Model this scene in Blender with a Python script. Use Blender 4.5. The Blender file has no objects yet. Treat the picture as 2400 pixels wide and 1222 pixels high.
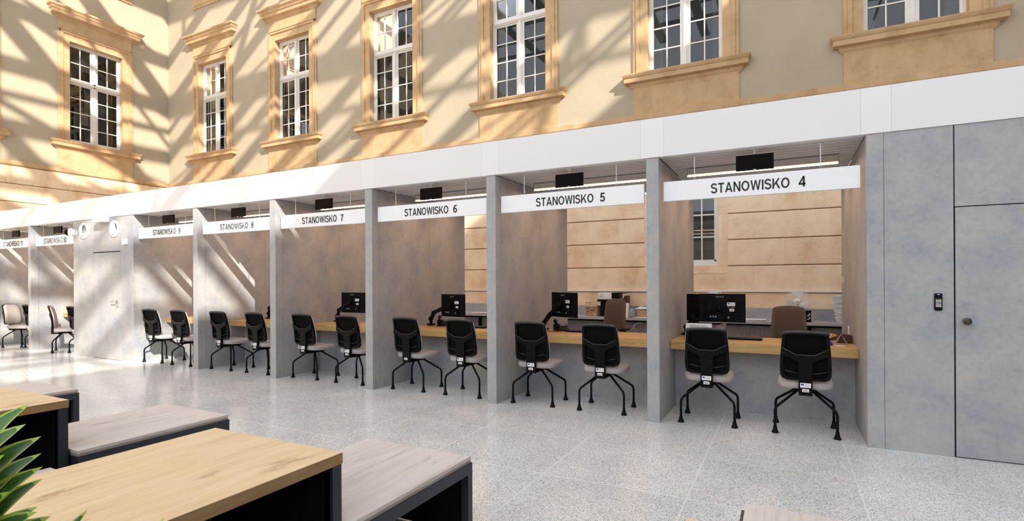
import bpy, bmesh, math, random
from mathutils import Vector, Matrix, Quaternion
random.seed(7)
PI = math.pi
SC = bpy.context.scene
COL = SC.collection

# ------------------------------------------------------------------ materials
def nodes(name):
    m = bpy.data.materials.new(name); m.use_nodes = True
    nt = m.node_tree
    b = nt.nodes['Principled BSDF']
    return m, nt, b

def plain(name, col, rough=.5, metal=0., spec=.5, bump=0., bscale=200., var=0., vscale=8.):
    m, nt, b = nodes(name)
    b.inputs['Base Color'].default_value = (*col, 1)
    b.inputs['Roughness'].default_value = rough
    b.inputs['Metallic'].default_value = metal
    b.inputs['Specular IOR Level'].default_value = spec
    tc = nt.nodes.new('ShaderNodeTexCoord')
    if var:
        n = nt.nodes.new('ShaderNodeTexNoise'); n.inputs['Scale'].default_value = vscale; n.inputs['Detail'].default_value = 4
        nt.links.new(tc.outputs['Object'], n.inputs['Vector'])
        r = nt.nodes.new('ShaderNodeValToRGB')
        r.color_ramp.elements[0].position = .3; r.color_ramp.elements[1].position = .7
        r.color_ramp.elements[0].color = (*[c*(1-var) for c in col], 1)
        r.color_ramp.elements[1].color = (*[min(1, c*(1+var)) for c in col], 1)
        nt.links.new(n.outputs['Fac'], r.inputs['Fac']); nt.links.new(r.outputs['Color'], b.inputs['Base Color'])
    if bump:
        n2 = nt.nodes.new('ShaderNodeTexNoise'); n2.inputs['Scale'].default_value = bscale; n2.inputs['Detail'].default_value = 3
        nt.links.new(tc.outputs['Object'], n2.inputs['Vector'])
        bp = nt.nodes.new('ShaderNodeBump'); bp.inputs['Strength'].default_value = bump; bp.inputs['Distance'].default_value = .01
        nt.links.new(n2.outputs['Fac'], bp.inputs['Height']); nt.links.new(bp.outputs['Normal'], b.inputs['Normal'])
    return m

def ramp(nt, stops):
    r = nt.nodes.new('ShaderNodeValToRGB'); e = r.color_ramp.elements
    while len(e) < len(stops): e.new(.5)
    for k, (p, c) in enumerate(stops):
        e[k].position = p; e[k].color = (*c, 1)
    return r

def concrete(name, dark, mid, light, rough=.55):
    m, nt, b = nodes(name); L = nt.links.new
    tc = nt.nodes.new('ShaderNodeTexCoord')
    n1 = nt.nodes.new('ShaderNodeTexNoise'); n1.inputs['Scale'].default_value = 2.6; n1.inputs['Detail'].default_value = 9; n1.inputs['Roughness'].default_value = .66
    n2 = nt.nodes.new('ShaderNodeTexNoise'); n2.inputs['Scale'].default_value = 24; n2.inputs['Detail'].default_value = 9; n2.inputs['Roughness'].default_value = .82
    L(tc.outputs['Object'], n1.inputs['Vector']); L(tc.outputs['Object'], n2.inputs['Vector'])
    r1 = ramp(nt, [(.34, dark), (.5, mid), (.66, light)])
    L(n1.outputs['Fac'], r1.inputs['Fac'])
    r2 = ramp(nt, [(.30, (.66,.67,.69)), (.45, (.95,.95,.955)), (.72, (1.12,1.12,1.11))])
    L(n2.outputs['Fac'], r2.inputs['Fac'])
    mx = nt.nodes.new('ShaderNodeMixRGB'); mx.blend_type = 'MULTIPLY'; mx.inputs['Fac'].default_value = .8
    L(r1.outputs['Color'], mx.inputs['Color1']); L(r2.outputs['Color'], mx.inputs['Color2'])
    L(mx.outputs['Color'], b.inputs['Base Color'])
    b.inputs['Roughness'].default_value = rough; b.inputs['Specular IOR Level'].default_value = .3
    return m

def wood(name, dark, mid, light, axis='Y', rough=.45, knots=True, scale=1.):
    m, nt, b = nodes(name); L = nt.links.new
    tc = nt.nodes.new('ShaderNodeTexCoord'); mp = nt.nodes.new('ShaderNodeMapping')
    s = [9*scale, 9*scale, 9*scale]; s['XYZ'.index(axis)] = .9*scale
    mp.inputs['Scale'].default_value = s
    L(tc.outputs['Object'], mp.inputs['Vector'])
    n1 = nt.nodes.new('ShaderNodeTexNoise'); n1.inputs['Scale'].default_value = 1.5; n1.inputs['Detail'].default_value = 9; n1.inputs['Roughness'].default_value = .6; n1.inputs['Distortion'].default_value = 1.6
    L(mp.outputs['Vector'], n1.inputs['Vector'])
    r1 = ramp(nt, [(.3, dark), (.47, mid), (.7, light)])
    L(n1.outputs['Fac'], r1.inputs['Fac'])
    s2 = [120*scale]*3; s2['XYZ'.index(axis)] = 3*scale
    mp2 = nt.nodes.new('ShaderNodeMapping'); mp2.inputs['Scale'].default_value = s2
    L(tc.outputs['Object'], mp2.inputs['Vector'])
    n2 = nt.nodes.new('ShaderNodeTexNoise'); n2.inputs['Scale'].default_value = 1.; n2.inputs['Detail'].default_value = 4
    L(mp2.outputs['Vector'], n2.inputs['Vector'])
    r2 = ramp(nt, [(.28, (.88,.86,.84)), (.5, (1.02,1.02,1.02))])
    L(n2.outputs['Fac'], r2.inputs['Fac'])
    mx = nt.nodes.new('ShaderNodeMixRGB'); mx.blend_type = 'MULTIPLY'; mx.inputs['Fac'].default_value = .7
    L(r1.outputs['Color'], mx.inputs['Color1']); L(r2.outputs['Color'], mx.inputs['Color2'])
    out = mx
    if knots:
        s3 = [5*scale]*3; s3['XYZ'.index(axis)] = 1.4*scale
        mp3 = nt.nodes.new('ShaderNodeMapping'); mp3.inputs['Scale'].default_value = s3
        L(tc.outputs['Object'], mp3.inputs['Vector'])
        n3 = nt.nodes.new('ShaderNodeTexNoise'); n3.inputs['Scale'].default_value = 2.2; n3.inputs['Detail'].default_value = 7; n3.inputs['Roughness'].default_value = .7
        L(mp3.outputs['Vector'], n3.inputs['Vector'])
        r3 = ramp(nt, [(.60, (1,1,1)), (.68, (.58,.5,.45))])
        L(n3.outputs['Fac'], r3.inputs['Fac'])
        m2 = nt.nodes.new('ShaderNodeMixRGB'); m2.blend_type = 'MULTIPLY'; m2.inputs['Fac'].default_value = .8
        L(mx.outputs['Color'], m2.inputs['Color1']); L(r3.outputs['Color'], m2.inputs['Color2'])
        out = m2
    L(out.outputs['Color'], b.inputs['Base Color'])
    b.inputs['Roughness'].default_value = rough; b.inputs['Specular IOR Level'].default_value = .35
    return m

def ashlar_mat(name, c1, c2, blocks=True):
    """sandstone; per block tint from a brick pattern (wall-local x along the wall, z up)"""
    m, nt, b = nodes(name); L = nt.links.new
    tc = nt.nodes.new('ShaderNodeTexCoord')
    sep = nt.nodes.new('ShaderNodeSeparateXYZ'); L(tc.outputs['Object'], sep.inputs['Vector'])
    cmb = nt.nodes.new('ShaderNodeCombineXYZ')
    L(sep.outputs['X'], cmb.inputs['X'])
    ad = nt.nodes.new('ShaderNodeMath'); ad.operation = 'ADD'; ad.inputs[1].default_value = -1.24 + .455*20
    L(sep.outputs['Z'], ad.inputs[0]); L(ad.outputs[0], cmb.inputs['Y'])
    n1 = nt.nodes.new('ShaderNodeTexNoise'); n1.inputs['Scale'].default_value = 2.3; n1.inputs['Detail'].default_value = 9; n1.inputs['Roughness'].default_value = .65
    L(tc.outputs['Object'], n1.inputs['Vector'])
    r1 = ramp(nt, [(.3, tuple(c*.86 for c in c2)), (.5, c1), (.7, tuple(min(1, c*1.12) for c in c1))])
    L(n1.outputs['Fac'], r1.inputs['Fac'])
    out = r1.outputs['Color']
    if blocks:
        bk = nt.nodes.new('ShaderNodeTexBrick'); bk.offset = .43; bk.inputs['Scale'].default_value = 1
        bk.inputs['Brick Width'].default_value = 1.12; bk.inputs['Row Height'].default_value = .455
        bk.inputs['Mortar Size'].default_value = .002; bk.inputs['Mortar Smooth'].default_value = .5
        bk.inputs['Color1'].default_value = (1.03,1.04,1.06,1); bk.inputs['Color2'].default_value = (.96,.92,.87,1); bk.inputs['Mortar'].default_value = (.75,.7,.62,1)
        L(cmb.outputs['Vector'], bk.inputs['Vector'])
        mx = nt.nodes.new('ShaderNodeMixRGB'); mx.blend_type = 'MULTIPLY'; mx.inputs['Fac'].default_value = 1
        L(out, mx.inputs['Color1']); L(bk.outputs['Color'], mx.inputs['Color2']); out = mx.outputs['Color']
    # small dark pits
    v = nt.nodes.new('ShaderNodeTexNoise'); v.inputs['Scale'].default_value = 30; v.inputs['Detail'].default_value = 2
    L(tc.outputs['Object'], v.inputs['Vector'])
    rv = ramp(nt, [(.70, (1,1,1)), (.76, (.42,.33,.25))]); L(v.outputs['Fac'], rv.inputs['Fac'])
    m3 = nt.nodes.new('ShaderNodeMixRGB'); m3.blend_type = 'MULTIPLY'; m3.inputs['Fac'].default_value = .8
    L(out, m3.inputs['Color1']); L(rv.outputs['Color'], m3.inputs['Color2'])
    mpp = nt.nodes.new('ShaderNodeMapping'); mpp.inputs['Scale'].default_value = (2.2, 2.2, .55)
    L(tc.outputs['Object'], mpp.inputs['Vector'])
    np_ = nt.nodes.new('ShaderNodeTexNoise'); np_.inputs['Scale'].default_value = 1.4; np_.inputs['Detail'].default_value = 5
    L(mpp.outputs['Vector'], np_.inputs['Vector'])
    rp = ramp(nt, [(.58, (0,0,0)), (.68, (.45,.45,.45))]); L(np_.outputs['Fac'], rp.inputs['Fac'])
    m4 = nt.nodes.new('ShaderNodeMixRGB'); m4.inputs['Color2'].default_value = (*[min(1, c*1.05+.10) for c in c1], 1)
    L(rp.outputs['Color'], m4.inputs['Fac']); L(m3.outputs['Color'], m4.inputs['Color1'])
    L(m4.outputs['Color'], b.inputs['Base Color'])
    b.inputs['Roughness'].default_value = .85; b.inputs['Specular IOR Level'].default_value = .2
    bp = nt.nodes.new('ShaderNodeBump'); bp.inputs['Strength'].default_value = .25; bp.inputs['Distance'].default_value = .01
    n4 = nt.nodes.new('ShaderNodeTexNoise'); n4.inputs['Scale'].default_value = 60; n4.inputs['Detail'].default_value = 3
    L(tc.outputs['Object'], n4.inputs['Vector']); L(n4.outputs['Fac'], bp.inputs['Height']); L(bp.outputs['Normal'], b.inputs['Normal'])
    return m

def granite():
    m, nt, b = nodes('speckled_granite'); L = nt.links.new
    tc = nt.nodes.new('ShaderNodeTexCoord')
    n1 = nt.nodes.new('ShaderNodeTexVoronoi'); n1.inputs['Scale'].default_value = 200
    L(tc.outputs['Object'], n1.inputs['Vector'])
    sp = nt.nodes.new('ShaderNodeSeparateColor'); L(n1.outputs['Color'], sp.inputs['Color'])
    r1 = ramp(nt, [(.0, (.24,.245,.25)), (.16, (.42,.425,.43)), (.36, (.66,.665,.67)), (.62, (.80,.80,.80)), (1, (.92,.92,.915))])
    L(sp.outputs['Red'], r1.inputs['Fac'])
    n2 = nt.nodes.new('ShaderNodeTexNoise'); n2.inputs['Scale'].default_value = 1.3; n2.inputs['Detail'].default_value = 5
    L(tc.outputs['Object'], n2.inputs['Vector'])
    r2 = ramp(nt, [(.3, (.90,.905,.92)), (.7, (1.10,1.095,1.08))]); L(n2.outputs['Fac'], r2.inputs['Fac'])
    mx = nt.nodes.new('ShaderNodeMixRGB'); mx.blend_type = 'MULTIPLY'; mx.inputs['Fac'].default_value = 1
    L(r1.outputs['Color'], mx.inputs['Color1']); L(r2.outputs['Color'], mx.inputs['Color2'])
    mp = nt.nodes.new('ShaderNodeMapping'); mp.inputs['Location'].default_value = (-.445 + 1.035*40, -4.555 + .9*40, 0)
    L(tc.outputs['Object'], mp.inputs['Vector'])
    bk = nt.nodes.new('ShaderNodeTexBrick'); bk.offset = 0; bk.inputs['Scale'].default_value = 1
    bk.inputs['Brick Width'].default_value = 1.035; bk.inputs['Row Height'].default_value = .9
    bk.inputs['Mortar Size'].default_value = .005; bk.inputs['Mortar Smooth'].default_value = .1
    bk.inputs['Color1'].default_value = (1.02,1.02,1.02,1); bk.inputs['Color2'].default_value = (.96,.96,.965,1)
    L(mp.outputs['Vector'], bk.inputs['Vector'])
    m2 = nt.nodes.new('ShaderNodeMixRGB'); m2.blend_type = 'MULTIPLY'; m2.inputs['Fac'].default_value = 1
    L(mx.outputs['Color'], m2.inputs['Color1']); L(bk.outputs['Color'], m2.inputs['Color2'])
    m3 = nt.nodes.new('ShaderNodeMixRGB'); m3.inputs['Color2'].default_value = (.84,.84,.82,1)
    L(bk.outputs['Fac'], m3.inputs['Fac']); L(m2.outputs['Color'], m3.inputs['Color1'])
    L(m3.outputs['Color'], b.inputs['Base Color'])
    b.inputs['Roughness'].default_value = .15; b.inputs['Specular IOR Level'].default_value = .5
    return m

def glass_mat(name, tint, refl):
    m, nt, b = nodes(name); L = nt.links.new
    nt.nodes.remove(b)
    out = nt.nodes['Material Output']
    tr = nt.nodes.new('ShaderNodeBsdfTransparent'); tr.inputs['Color'].default_value = (*tint, 1)
    gl = nt.nodes.new('ShaderNodeBsdfGlossy'); gl.inputs['Roughness'].default_value = .01; gl.inputs['Color'].default_value = (.95,.97,1,1)
    lw = nt.nodes.new('ShaderNodeFresnel'); lw.inputs['IOR'].default_value = 1.5
    ad = nt.nodes.new('ShaderNodeMath'); ad.operation = 'MULTIPLY_ADD'; ad.inputs[1].default_value = 1.6; ad.inputs[2].default_value = refl
    L(lw.outputs[0], ad.inputs[0])
    mx = nt.nodes.new('ShaderNodeMixShader')
    L(ad.outputs[0], mx.inputs['Fac']); L(tr.outputs[0], mx.inputs[1]); L(gl.outputs[0], mx.inputs[2])
    L(mx.outputs[0], out.inputs['Surface'])
    return m

def emit(name, col, s):
    m, nt, b = nodes(name)
    b.inputs['Base Color'].default_value = (*col, 1)
    b.inputs['Emission Color'].default_value = (*col, 1); b.inputs['Emission Strength'].default_value = s
    return m

M = {}
M['plaster'] = plain('beige_plaster', (.48,.408,.305), .9, spec=.15, bump=.35, bscale=45, var=.05, vscale=1.5)
M['stone'] = ashlar_mat('dressed_sandstone', (.58,.395,.225), (.53,.335,.17), blocks=False)
M['ashlar'] = ashlar_mat('ashlar_sandstone', (.93,.725,.52), (.92,.63,.38))
M['white'] = plain('white_lacquer', (.79,.79,.805), .35, var=.01, vscale=.6)
M['white2'] = plain('white_lacquer_cover', (.815,.82,.835), .35)
M['conc'] = concrete('grey_concrete_laminate', (.325,.345,.405), (.405,.410,.42), (.455,.455,.45))
M['floor'] = granite()
M['oak'] = wood('oak_tabletop', (.66,.465,.265), (.765,.565,.34), (.82,.64,.415), 'Y', scale=.7)
M['oak_edge'] = wood('oak_edge_band', (.27,.165,.07), (.34,.215,.095), (.42,.28,.135), 'Y', knots=False, scale=2)
M['oak_desk'] = wood('oak_desktop', (.46,.265,.09), (.58,.36,.14), (.66,.44,.20), 'X')
M['ash'] = wood('greyed_wood', (.50,.43,.41), (.64,.57,.545), (.71,.645,.62), 'Y', scale=.7)
M['ash_edge'] = wood('greyed_wood_edge', (.28,.24,.22), (.36,.31,.29), (.42,.37,.35), 'Y', knots=False)
M['frame'] = plain('charcoal_steel', (.022,.026,.040), .45, spec=.5)
M['inner'] = plain('black_board', (.006,.006,.007), .8, spec=.1)
M['black'] = plain('black_plastic', (.005,.005,.006), .40, spec=.10)
M['edge'] = plain('black_edge_highlight', (.028,.030,.038), .38, spec=.6)  # paler than the chair plastic, paints the highlight on its edges
M['blackgloss'] = plain('black_screen_glass', (.006,.0035,.0035), .45, spec=.05)
M['mesh'] = plain('black_mesh_fabric', (.005,.005,.005), .8, bump=.4, bscale=400, spec=.06)
M['seat'] = plain('light_grey_fabric', (.47,.44,.44), .95, bump=.5, bscale=350, var=.12, vscale=120, spec=.1)
M['brown'] = plain('brown_fabric', (.135,.100,.082), .95, bump=.5, bscale=300, var=.18, vscale=140, spec=.1)
M['winwhite'] = plain('white_window_paint', (.80,.78,.74), .4)
M['glass'] = glass_mat('window_glass', (.80,.80,.78), .0)
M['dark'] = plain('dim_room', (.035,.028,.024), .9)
M['curtain'] = plain('olive_curtain', (.13,.13,.085), .9, var=.2, vscale=12)
M['blind'] = plain('grey_pane_reflection', (.20,.22,.22), .8)  # grey tone painting the reflection in the ground floor panes
M['slat'] = plain('grey_ceiling_slat', (.68,.69,.71), .5)
M['roofdark'] = plain('ceiling_board', (.16,.15,.145), .8)
M['led'] = emit('warm_led', (1.0,.62,.41), 36)
M['ledside'] = emit('warm_led_side', (1.0,.70,.54), 1.25)
M['housing'] = plain('grey_housing', (.55,.53,.52), .5)
M['sign'] = plain('sign_white', (.90,.925,.97), .4)
M['ink'] = plain('black_ink', (.006,.006,.007), .5)
M['greyink'] = plain('grey_ink', (.30,.30,.32), .6)
M['steel'] = plain('brushed_steel', (.55,.53,.50), .3, metal=1)
M['darksteel'] = plain('dark_cap', (.07,.06,.05), .35, metal=.6)
M['chain'] = plain('zinc_chain', (.6,.6,.6), .35, metal=.8)
M['plasticw'] = plain('white_plastic', (.85,.84,.83), .4)
M['fanw'] = plain('fan_white', (.88,.87,.86), .35)
M['paper'] = plain('paper', (.82,.82,.83), .8, var=.06, vscale=14)
M['paperb'] = plain('paper_edge', (.62,.65,.76), .85, var=.14, vscale=60)
M['card'] = plain('cardboard', (.42,.25,.125), .85, var=.06, vscale=6)
M['cardlight'] = plain('pale_cardboard', (.52,.36,.24), .85, var=.06, vscale=6)
M['blue'] = plain('flag_blue', (.015,.02,.22), .6)
M['red'] = plain('red_cable', (.55,.05,.04), .5)
M['orange'] = plain('orange_note', (.85,.25,.08), .7)
M['yellow'] = plain('yellow_note', (.85,.55,.06), .7)
M['brownbox'] = plain('dark_brown_box', (.07,.03,.018), .6)
M['ribbed'] = plain('taupe_panel', (.30,.27,.265), .7)
M['worktop'] = plain('lilac_grey_worktop', (.40,.385,.41), .45)
M['roofsteel'] = plain('roof_steel', (.26,.27,.28), .5)
M['ledblue'] = emit('blue_led', (.15,.2,1), 2.5)
M['leaf'] = plain('leaf_green', (.055,.16,.03), .35, var=.35, vscale=25)
M['leafedge'] = plain('leaf_margin', (.38,.52,.07), .35, var=.2, vscale=25)
M['leafback'] = plain('leaf_underside', (.15,.25,.16), .45)
M['stem'] = plain('plant_stem', (.16,.2,.05), .6)
M['soil'] = plain('potting_soil', (.03,.02,.015), .95, bump=.6, bscale=60)
M['planter'] = plain('planter_grey', (.05,.05,.055), .5)
M['rose'] = plain('bag_grey', (.28,.29,.31), .4)

# ------------------------------------------------------------------ mesh helpers
class MB:
    def __init__(s): s.v = []; s.f = []; s.m = []; s.sm = []
    def add(s, vs, fs, mat=0, smooth=False):
        o = len(s.v); s.v += [tuple(v) for v in vs]
        for f in fs:
            s.f.append([o+i for i in f]); s.m.append(mat); s.sm.append(smooth)
        return s
    def box(s, x0, x1, y0, y1, z0, z1, mat=0):
        vs = [(x, y, z) for x in (x0, x1) for y in (y0, y1) for z in (z0, z1)]
        return s.add(vs, [(0,1,3,2),(4,6,7,5),(0,4,5,1),(2,3,7,6),(0,2,6,4),(1,5,7,3)], mat)
    def bbox(s, x0, x1, y0, y1, z0, z1, r=.004, mat=0, seg=2):
        bm = bmesh.new(); bmesh.ops.create_cube(bm, size=1)
        for v in bm.verts:
            v.co = ((x0+x1)/2+v.co.x*(x1-x0), (y0+y1)/2+v.co.y*(y1-y0), (z0+z1)/2+v.co.z*(z1-z0))
        bmesh.ops.bevel(bm, geom=bm.edges[:], offset=r, segments=seg, affect='EDGES', profile=.5)
        bm.verts.index_update()
        s.add([v.co[:] for v in bm.verts], [[v.index for v in f.verts] for f in bm.faces], mat, seg > 2); bm.free()
        return s
    def obox(s, c, size, rot, mat=0):
        h = [q/2 for q in size]
        vs = [Vector(c)+rot @ Vector((a*h[0], b*h[1], d*h[2])) for a in (-1,1) for b in (-1,1) for d in (-1,1)]
        return s.add(vs, [(0,1,3,2),(4,6,7,5),(0,4,5,1),(2,3,7,6),(0,2,6,4),(1,5,7,3)], mat)
    def bar(s, a, b, w, h, mat=0, up=(0,0,1)):
        a, b = Vector(a), Vector(b); d = (b-a).normalized(); u = Vector(up)
        if abs(d.dot(u)) > .98: u = Vector((0,1,0))
        r = d.cross(u).normalized(); u = r.cross(d)
        vs = [p+r*i*w/2+u*j*h/2 for p in (a, b) for i, j in ((-1,-1),(1,-1),(1,1),(-1,1))]
        return s.add(vs, [(3,2,1,0),(4,5,6,7),(0,1,5,4),(1,2,6,5),(2,3,7,6),(3,0,4,7)], mat)
    def tube(s, pts, r, seg=8, mat=0, cap=True, smooth=True):
        pts = [Vector(p) for p in pts]; n = len(pts)
        rs = r if isinstance(r, (list, tuple)) else [r]*n
        vs = []; fs = []; prev = None
        for i, p in enumerate(pts):
            d = (pts[min(i+1, n-1)]-pts[max(i-1, 0)]).normalized()
            if prev is None:
                u = Vector((0,0,1)) if abs(d.z) < .9 else Vector((1,0,0))
                u = (u-d*u.dot(d)).normalized()
            else: u = (prev-d*prev.dot(d)).normalized()
            prev = u; w = d.cross(u)
            for k in range(seg):
                t = 2*PI*k/seg; vs.append(p+(u*math.cos(t)+w*math.sin(t))*rs[i])
        for i in range(n-1):
            for k in range(seg):
                a, b = i*seg+k, i*seg+(k+1) % seg
                fs.append((a, b, b+seg, a+seg))
        s.add(vs, fs, mat, smooth)
        if cap:
            s.add([], [], mat); o = len(s.v)-len(vs)
            s.f.append([o+k for k in range(seg)][::-1]); s.m.append(mat); s.sm.append(False)
            s.f.append([o+(n-1)*seg+k for k in range(seg)]); s.m.append(mat); s.sm.append(False)
        return s
    def lathe(s, prof, c=(0,0,0), axis='Z', seg=20, mat=0, smooth=True):
        """prof: list of (radius, height)"""
        R = {'Z': Matrix.Identity(3), 'Y': Matrix.Rotation(-PI/2, 3, 'X'), '-Y': Matrix.Rotation(PI/2, 3, 'X'), 'X': Matrix.Rotation(PI/2, 3, 'Y')}[axis] if isinstance(axis, str) else axis
        vs = []; fs = []; n = len(prof)
        for r, h in prof:
            for k in range(seg):
                t = 2*PI*k/seg; vs.append(Vector(c)+R @ Vector((max(r, 1e-5)*math.cos(t), max(r, 1e-5)*math.sin(t), h)))
        for i in range(n-1):
            for k in range(seg):
                a, b = i*seg+k, i*seg+(k+1) % seg; fs.append((a, b, b+seg, a+seg))
        return s.add(vs, fs, mat, smooth)
    def prism(s, poly, f0, f1, mat=0):
        """poly: list of 2d; f0,f1 map (a,b)->3d for the two ends"""
        n = len(poly); vs = [f0(*p) for p in poly]+[f1(*p) for p in poly]
        fs = [list(range(n))[::-1], [n+i for i in range(n)]]+[(i, (i+1) % n, n+(i+1) % n, n+i) for i in range(n)]
        return s.add(vs, fs, mat)
    def ring(s, outer, inner, f0, f1, mat=0):
        n = len(outer)
        vs = [f0(*p) for p in outer]+[f0(*p) for p in inner]+[f1(*p) for p in outer]+[f1(*p) for p in inner]
        fs = []
        for i in range(n):
            j = (i+1) % n
            fs += [(i, j, n+j, n+i), (2*n+j, 2*n+i, 3*n+i, 3*n+j), (j, i, 2*n+i, 2*n+j), (n+i, n+j, 3*n+j, 3*n+i)]
        return s.add(vs, fs, mat)
    def xf(s, mat):
        s.v = [tuple(mat @ Vector(v)) for v in s.v]; return s
    def build(s, name, mats, parent=None, fix=True):
        me = bpy.data.meshes.new(name); me.from_pydata(s.v, [], s.f)
        for m in (mats if isinstance(mats, (list, tuple)) else [mats]): me.materials.append(m)
        for p, mi, sm in zip(me.polygons, s.m, s.sm): p.material_index = mi; p.use_smooth = sm
        if fix:
            bm = bmesh.new(); bm.from_mesh(me); bmesh.ops.recalc_face_normals(bm, faces=bm.faces[:]); bm.to_mesh(me); bm.free()
        o = bpy.data.objects.new(name, me); COL.objects.link(o)
        if parent: o.parent = parent
        return o

def tag(o, label=None, cat=None, group=None, kind=None):
    if label: o['label'] = label
    if cat: o['category'] = cat
    if group: o['group'] = group
    if kind: o['kind'] = kind
    return o
def thing(name, label, cat, loc=(0,0,0), rz=0, group=None):
    o = bpy.data.objects.new(name, None); COL.objects.link(o); o.empty_display_size = .1
    o.location = loc; o.rotation_euler = (0,0,rz)
    return tag(o, label, cat, group)
def copy_tree(o, parent=None):
    c = o.copy(); COL.objects.link(c); c.parent = parent
    for ch in list(o.children): copy_tree(ch, c)
    return c
def struct(name, mb, mats, label=None):
    o = mb.build(name, mats); o['kind'] = 'structure'
    if label: o['label'] = label
    return o

def text_mesh(name, s, mat, parent, w=None, h=None, c=(0,0,0), rot=None, bold=.0, depth=.002, fit=True):
    """lettering, centred on c, lying in local xz plane facing -y"""
    cu = bpy.data.curves.new(name, 'FONT'); cu.body = s; cu.size = 1; cu.offset = bold; cu.extrude = 0; cu.resolution_u = 3
    t = bpy.data.objects.new(name, cu); COL.objects.link(t)
    dg = bpy.context.evaluated_depsgraph_get(); dg.update()
    me = bpy.data.meshes.new_from_object(t.evaluated_get(dg))
    bpy.data.objects.remove(t); bpy.data.curves.remove(cu)
    xs = [v.co.x for v in me.vertices]; ys = [v.co.y for v in me.vertices]
    x0, x1, y0, y1 = min(xs), max(xs), min(ys), max(ys)
    sy = h/(y1-y0) if h else None
    sx = w/(x1-x0) if w else sy
    if sy is None: sy = sx
    bm = bmesh.new(); bm.from_mesh(me)
    for v in bm.verts:
        v.co = ((v.co.x-(x0+x1)/2)*sx, 0, (v.co.y-(y0+y1)/2)*sy)
    r = bmesh.ops.extrude_face_region(bm, geom=bm.faces[:])
    for g in r['geom']:
        if isinstance(g, bmesh.types.BMVert): g.co.y -= depth
    bmesh.ops.recalc_face_normals(bm, faces=bm.faces[:])
    mt = Matrix.Translation(Vector(c)) @ (rot.to_4x4() if rot else Matrix.Identity(4))
    bm.transform(mt); bm.to_mesh(me); bm.free()
    me.materials.clear(); me.materials.append(mat); me.name = name
    o = bpy.data.objects.new(name, me); COL.objects.link(o)
    if parent: o.parent = parent
    return o

# sign lettering: plain grotesque capitals and figures drawn as strokes (unit cap height)
def _arc(cx, cz, rx, rz, a0, a1, n=14):
    return [(cx+rx*math.cos(math.radians(a0+(a1-a0)*k/n)), cz+rz*math.sin(math.radians(a0+(a1-a0)*k/n))) for k in range(n+1)]
SW = .158
SH = SW/2
GLY = {
 'T': (.62, [[(.31,0),(.31,1-SW)], [(0,1-SH),(.62,1-SH)]]),
 'I': (.158, [[(SH,0),(SH,1)]]),
 'N': (.70, [[(SH,0),(SH,1)], [(.70-SH,0),(.70-SH,1)], 'P', [(0,1),(.165,1),(.70,0),(.535,0)]]),
 'A': (.76, ['P', [(0,0),(.16,0),(.38,.80),(.30,1)], 'P', [(.76,0),(.60,0),(.38,.80),(.46,1)], 'P', [(.30,1),(.46,1),(.38,.78)], [(.20,.285),(.56,.285)]]),
 'W': (1.02, ['P', [(0,1),(.155,1),(.30,.18),(.215,0)], 'P', [(.215,0),(.345,0),(.51,.78),(.44,1)], 'P', [(.58,1),(.44,1),(.51,.78)], 'P', [(.805,0),(.675,0),(.51,.78),(.58,1)], 'P', [(1.02,1),(.865,1),(.72,.18),(.805,0)]]),
 'K': (.72, [[(SH,0),(SH,1)], 'P', [(.53,1),(.71,1),(.15,.42),(.15,.24)], 'P', [(.29,.56),(.395,.665),(.74,0),(.56,0)]]),
 'O': (.80, [_arc(.40,.5,.40-SH,.50-SH+.01,0,360,28)]),
 'S': (.66, [_arc(.325,.735,.245,.20,15,180,12)+_arc(.335,.73,.255,.20,190,262,6)+_arc(.33,.285,.262,.225,82,-90,12)+_arc(.325,.27,.25,.21,-96,-168,6)]),
 '4': (.56, [[(.415,0),(.415,1)], [(0,.27),(.56,.27)], 'P', [(0,.20),(0,.345),(.35,1),(.475,1),(.13,.30)]]),
 '5': (.54, [[(.10,1-SH),(.51,1-SH)], 'P', [(.09,1),(.225,1),(.165,.50),(.02,.46)], _arc(.255,.325,.21,.255,140,-165,18)]),
 '6': (.55, [_arc(.275,.32,.20,.25,0,360,22), _arc(.36,.50,.29,.43,62,190,14)]),
 '7': (.54, [[(.01,1-SH),(.53,1-SH)], [(.47,.90),(.33,.62),(.24,.32),(.21,0)]]),
 '8': (.55, [_arc(.275,.745,.18,.18,0,360,20), _arc(.275,.29,.205,.22,0,360,22)]),
 '9': (.55, [_arc(.275,.68,.20,.25,0,360,22), _arc(.19,.50,.29,.43,-118,10,14)]),
 '0': (.55, [_arc(.275,.5,.20,.43,0,360,26)]),
 '1': (.40, [[(.30,0),(.30,1)], 'P', [(.24,.86),(.24,.70),(.02,.60),(.02,.74)]]),
}
def sign_text(name, s, mat, parent, w, h, c):
    """letters of width w, height h centred at c on a board facing -y"""
    gap = .10; tot = sum(GLY[q][0] for q in s)+gap*(len(s)-1); sx = w/tot
    mb = MB(); x = 0
    def add(poly):
        mb.prism(poly, lambda a, z: (c[0]+(x+a)*sx-w/2, c[1], c[2]+(z-.5)*h), lambda a, z: (c[0]+(x+a)*sx-w/2, c[1]-.002, c[2]+(z-.5)*h))
    for q in s:
        isp = False
        for st in GLY[q][1]:
            if st == 'P': isp = True; continue
            if isp: add(st); isp = False; continue
            n = len(st); L_ = []; R_ = []
            closed = math.dist(st[0], st[-1]) < 1e-6
            for i in range(n):
                a = st[i-1] if i else (st[-2] if closed else st[0]); b = st[i+1] if i < n-1 else (st[1] if closed else st[-1])
                d = Vector((b[0]-a[0], b[1]-a[1])).normalized(); nn = (-d.y*SH, d.x*SH)
                L_.append((st[i][0]+nn[0], st[i][1]+nn[1])); R_.append((st[i][0]-nn[0], st[i][1]-nn[1]))
            for i in range(n-1): add([L_[i], L_[i+1], R_[i+1], R_[i]])
        x += GLY[q][0]+gap
    return mb.build(name, mat, parent)

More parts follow.
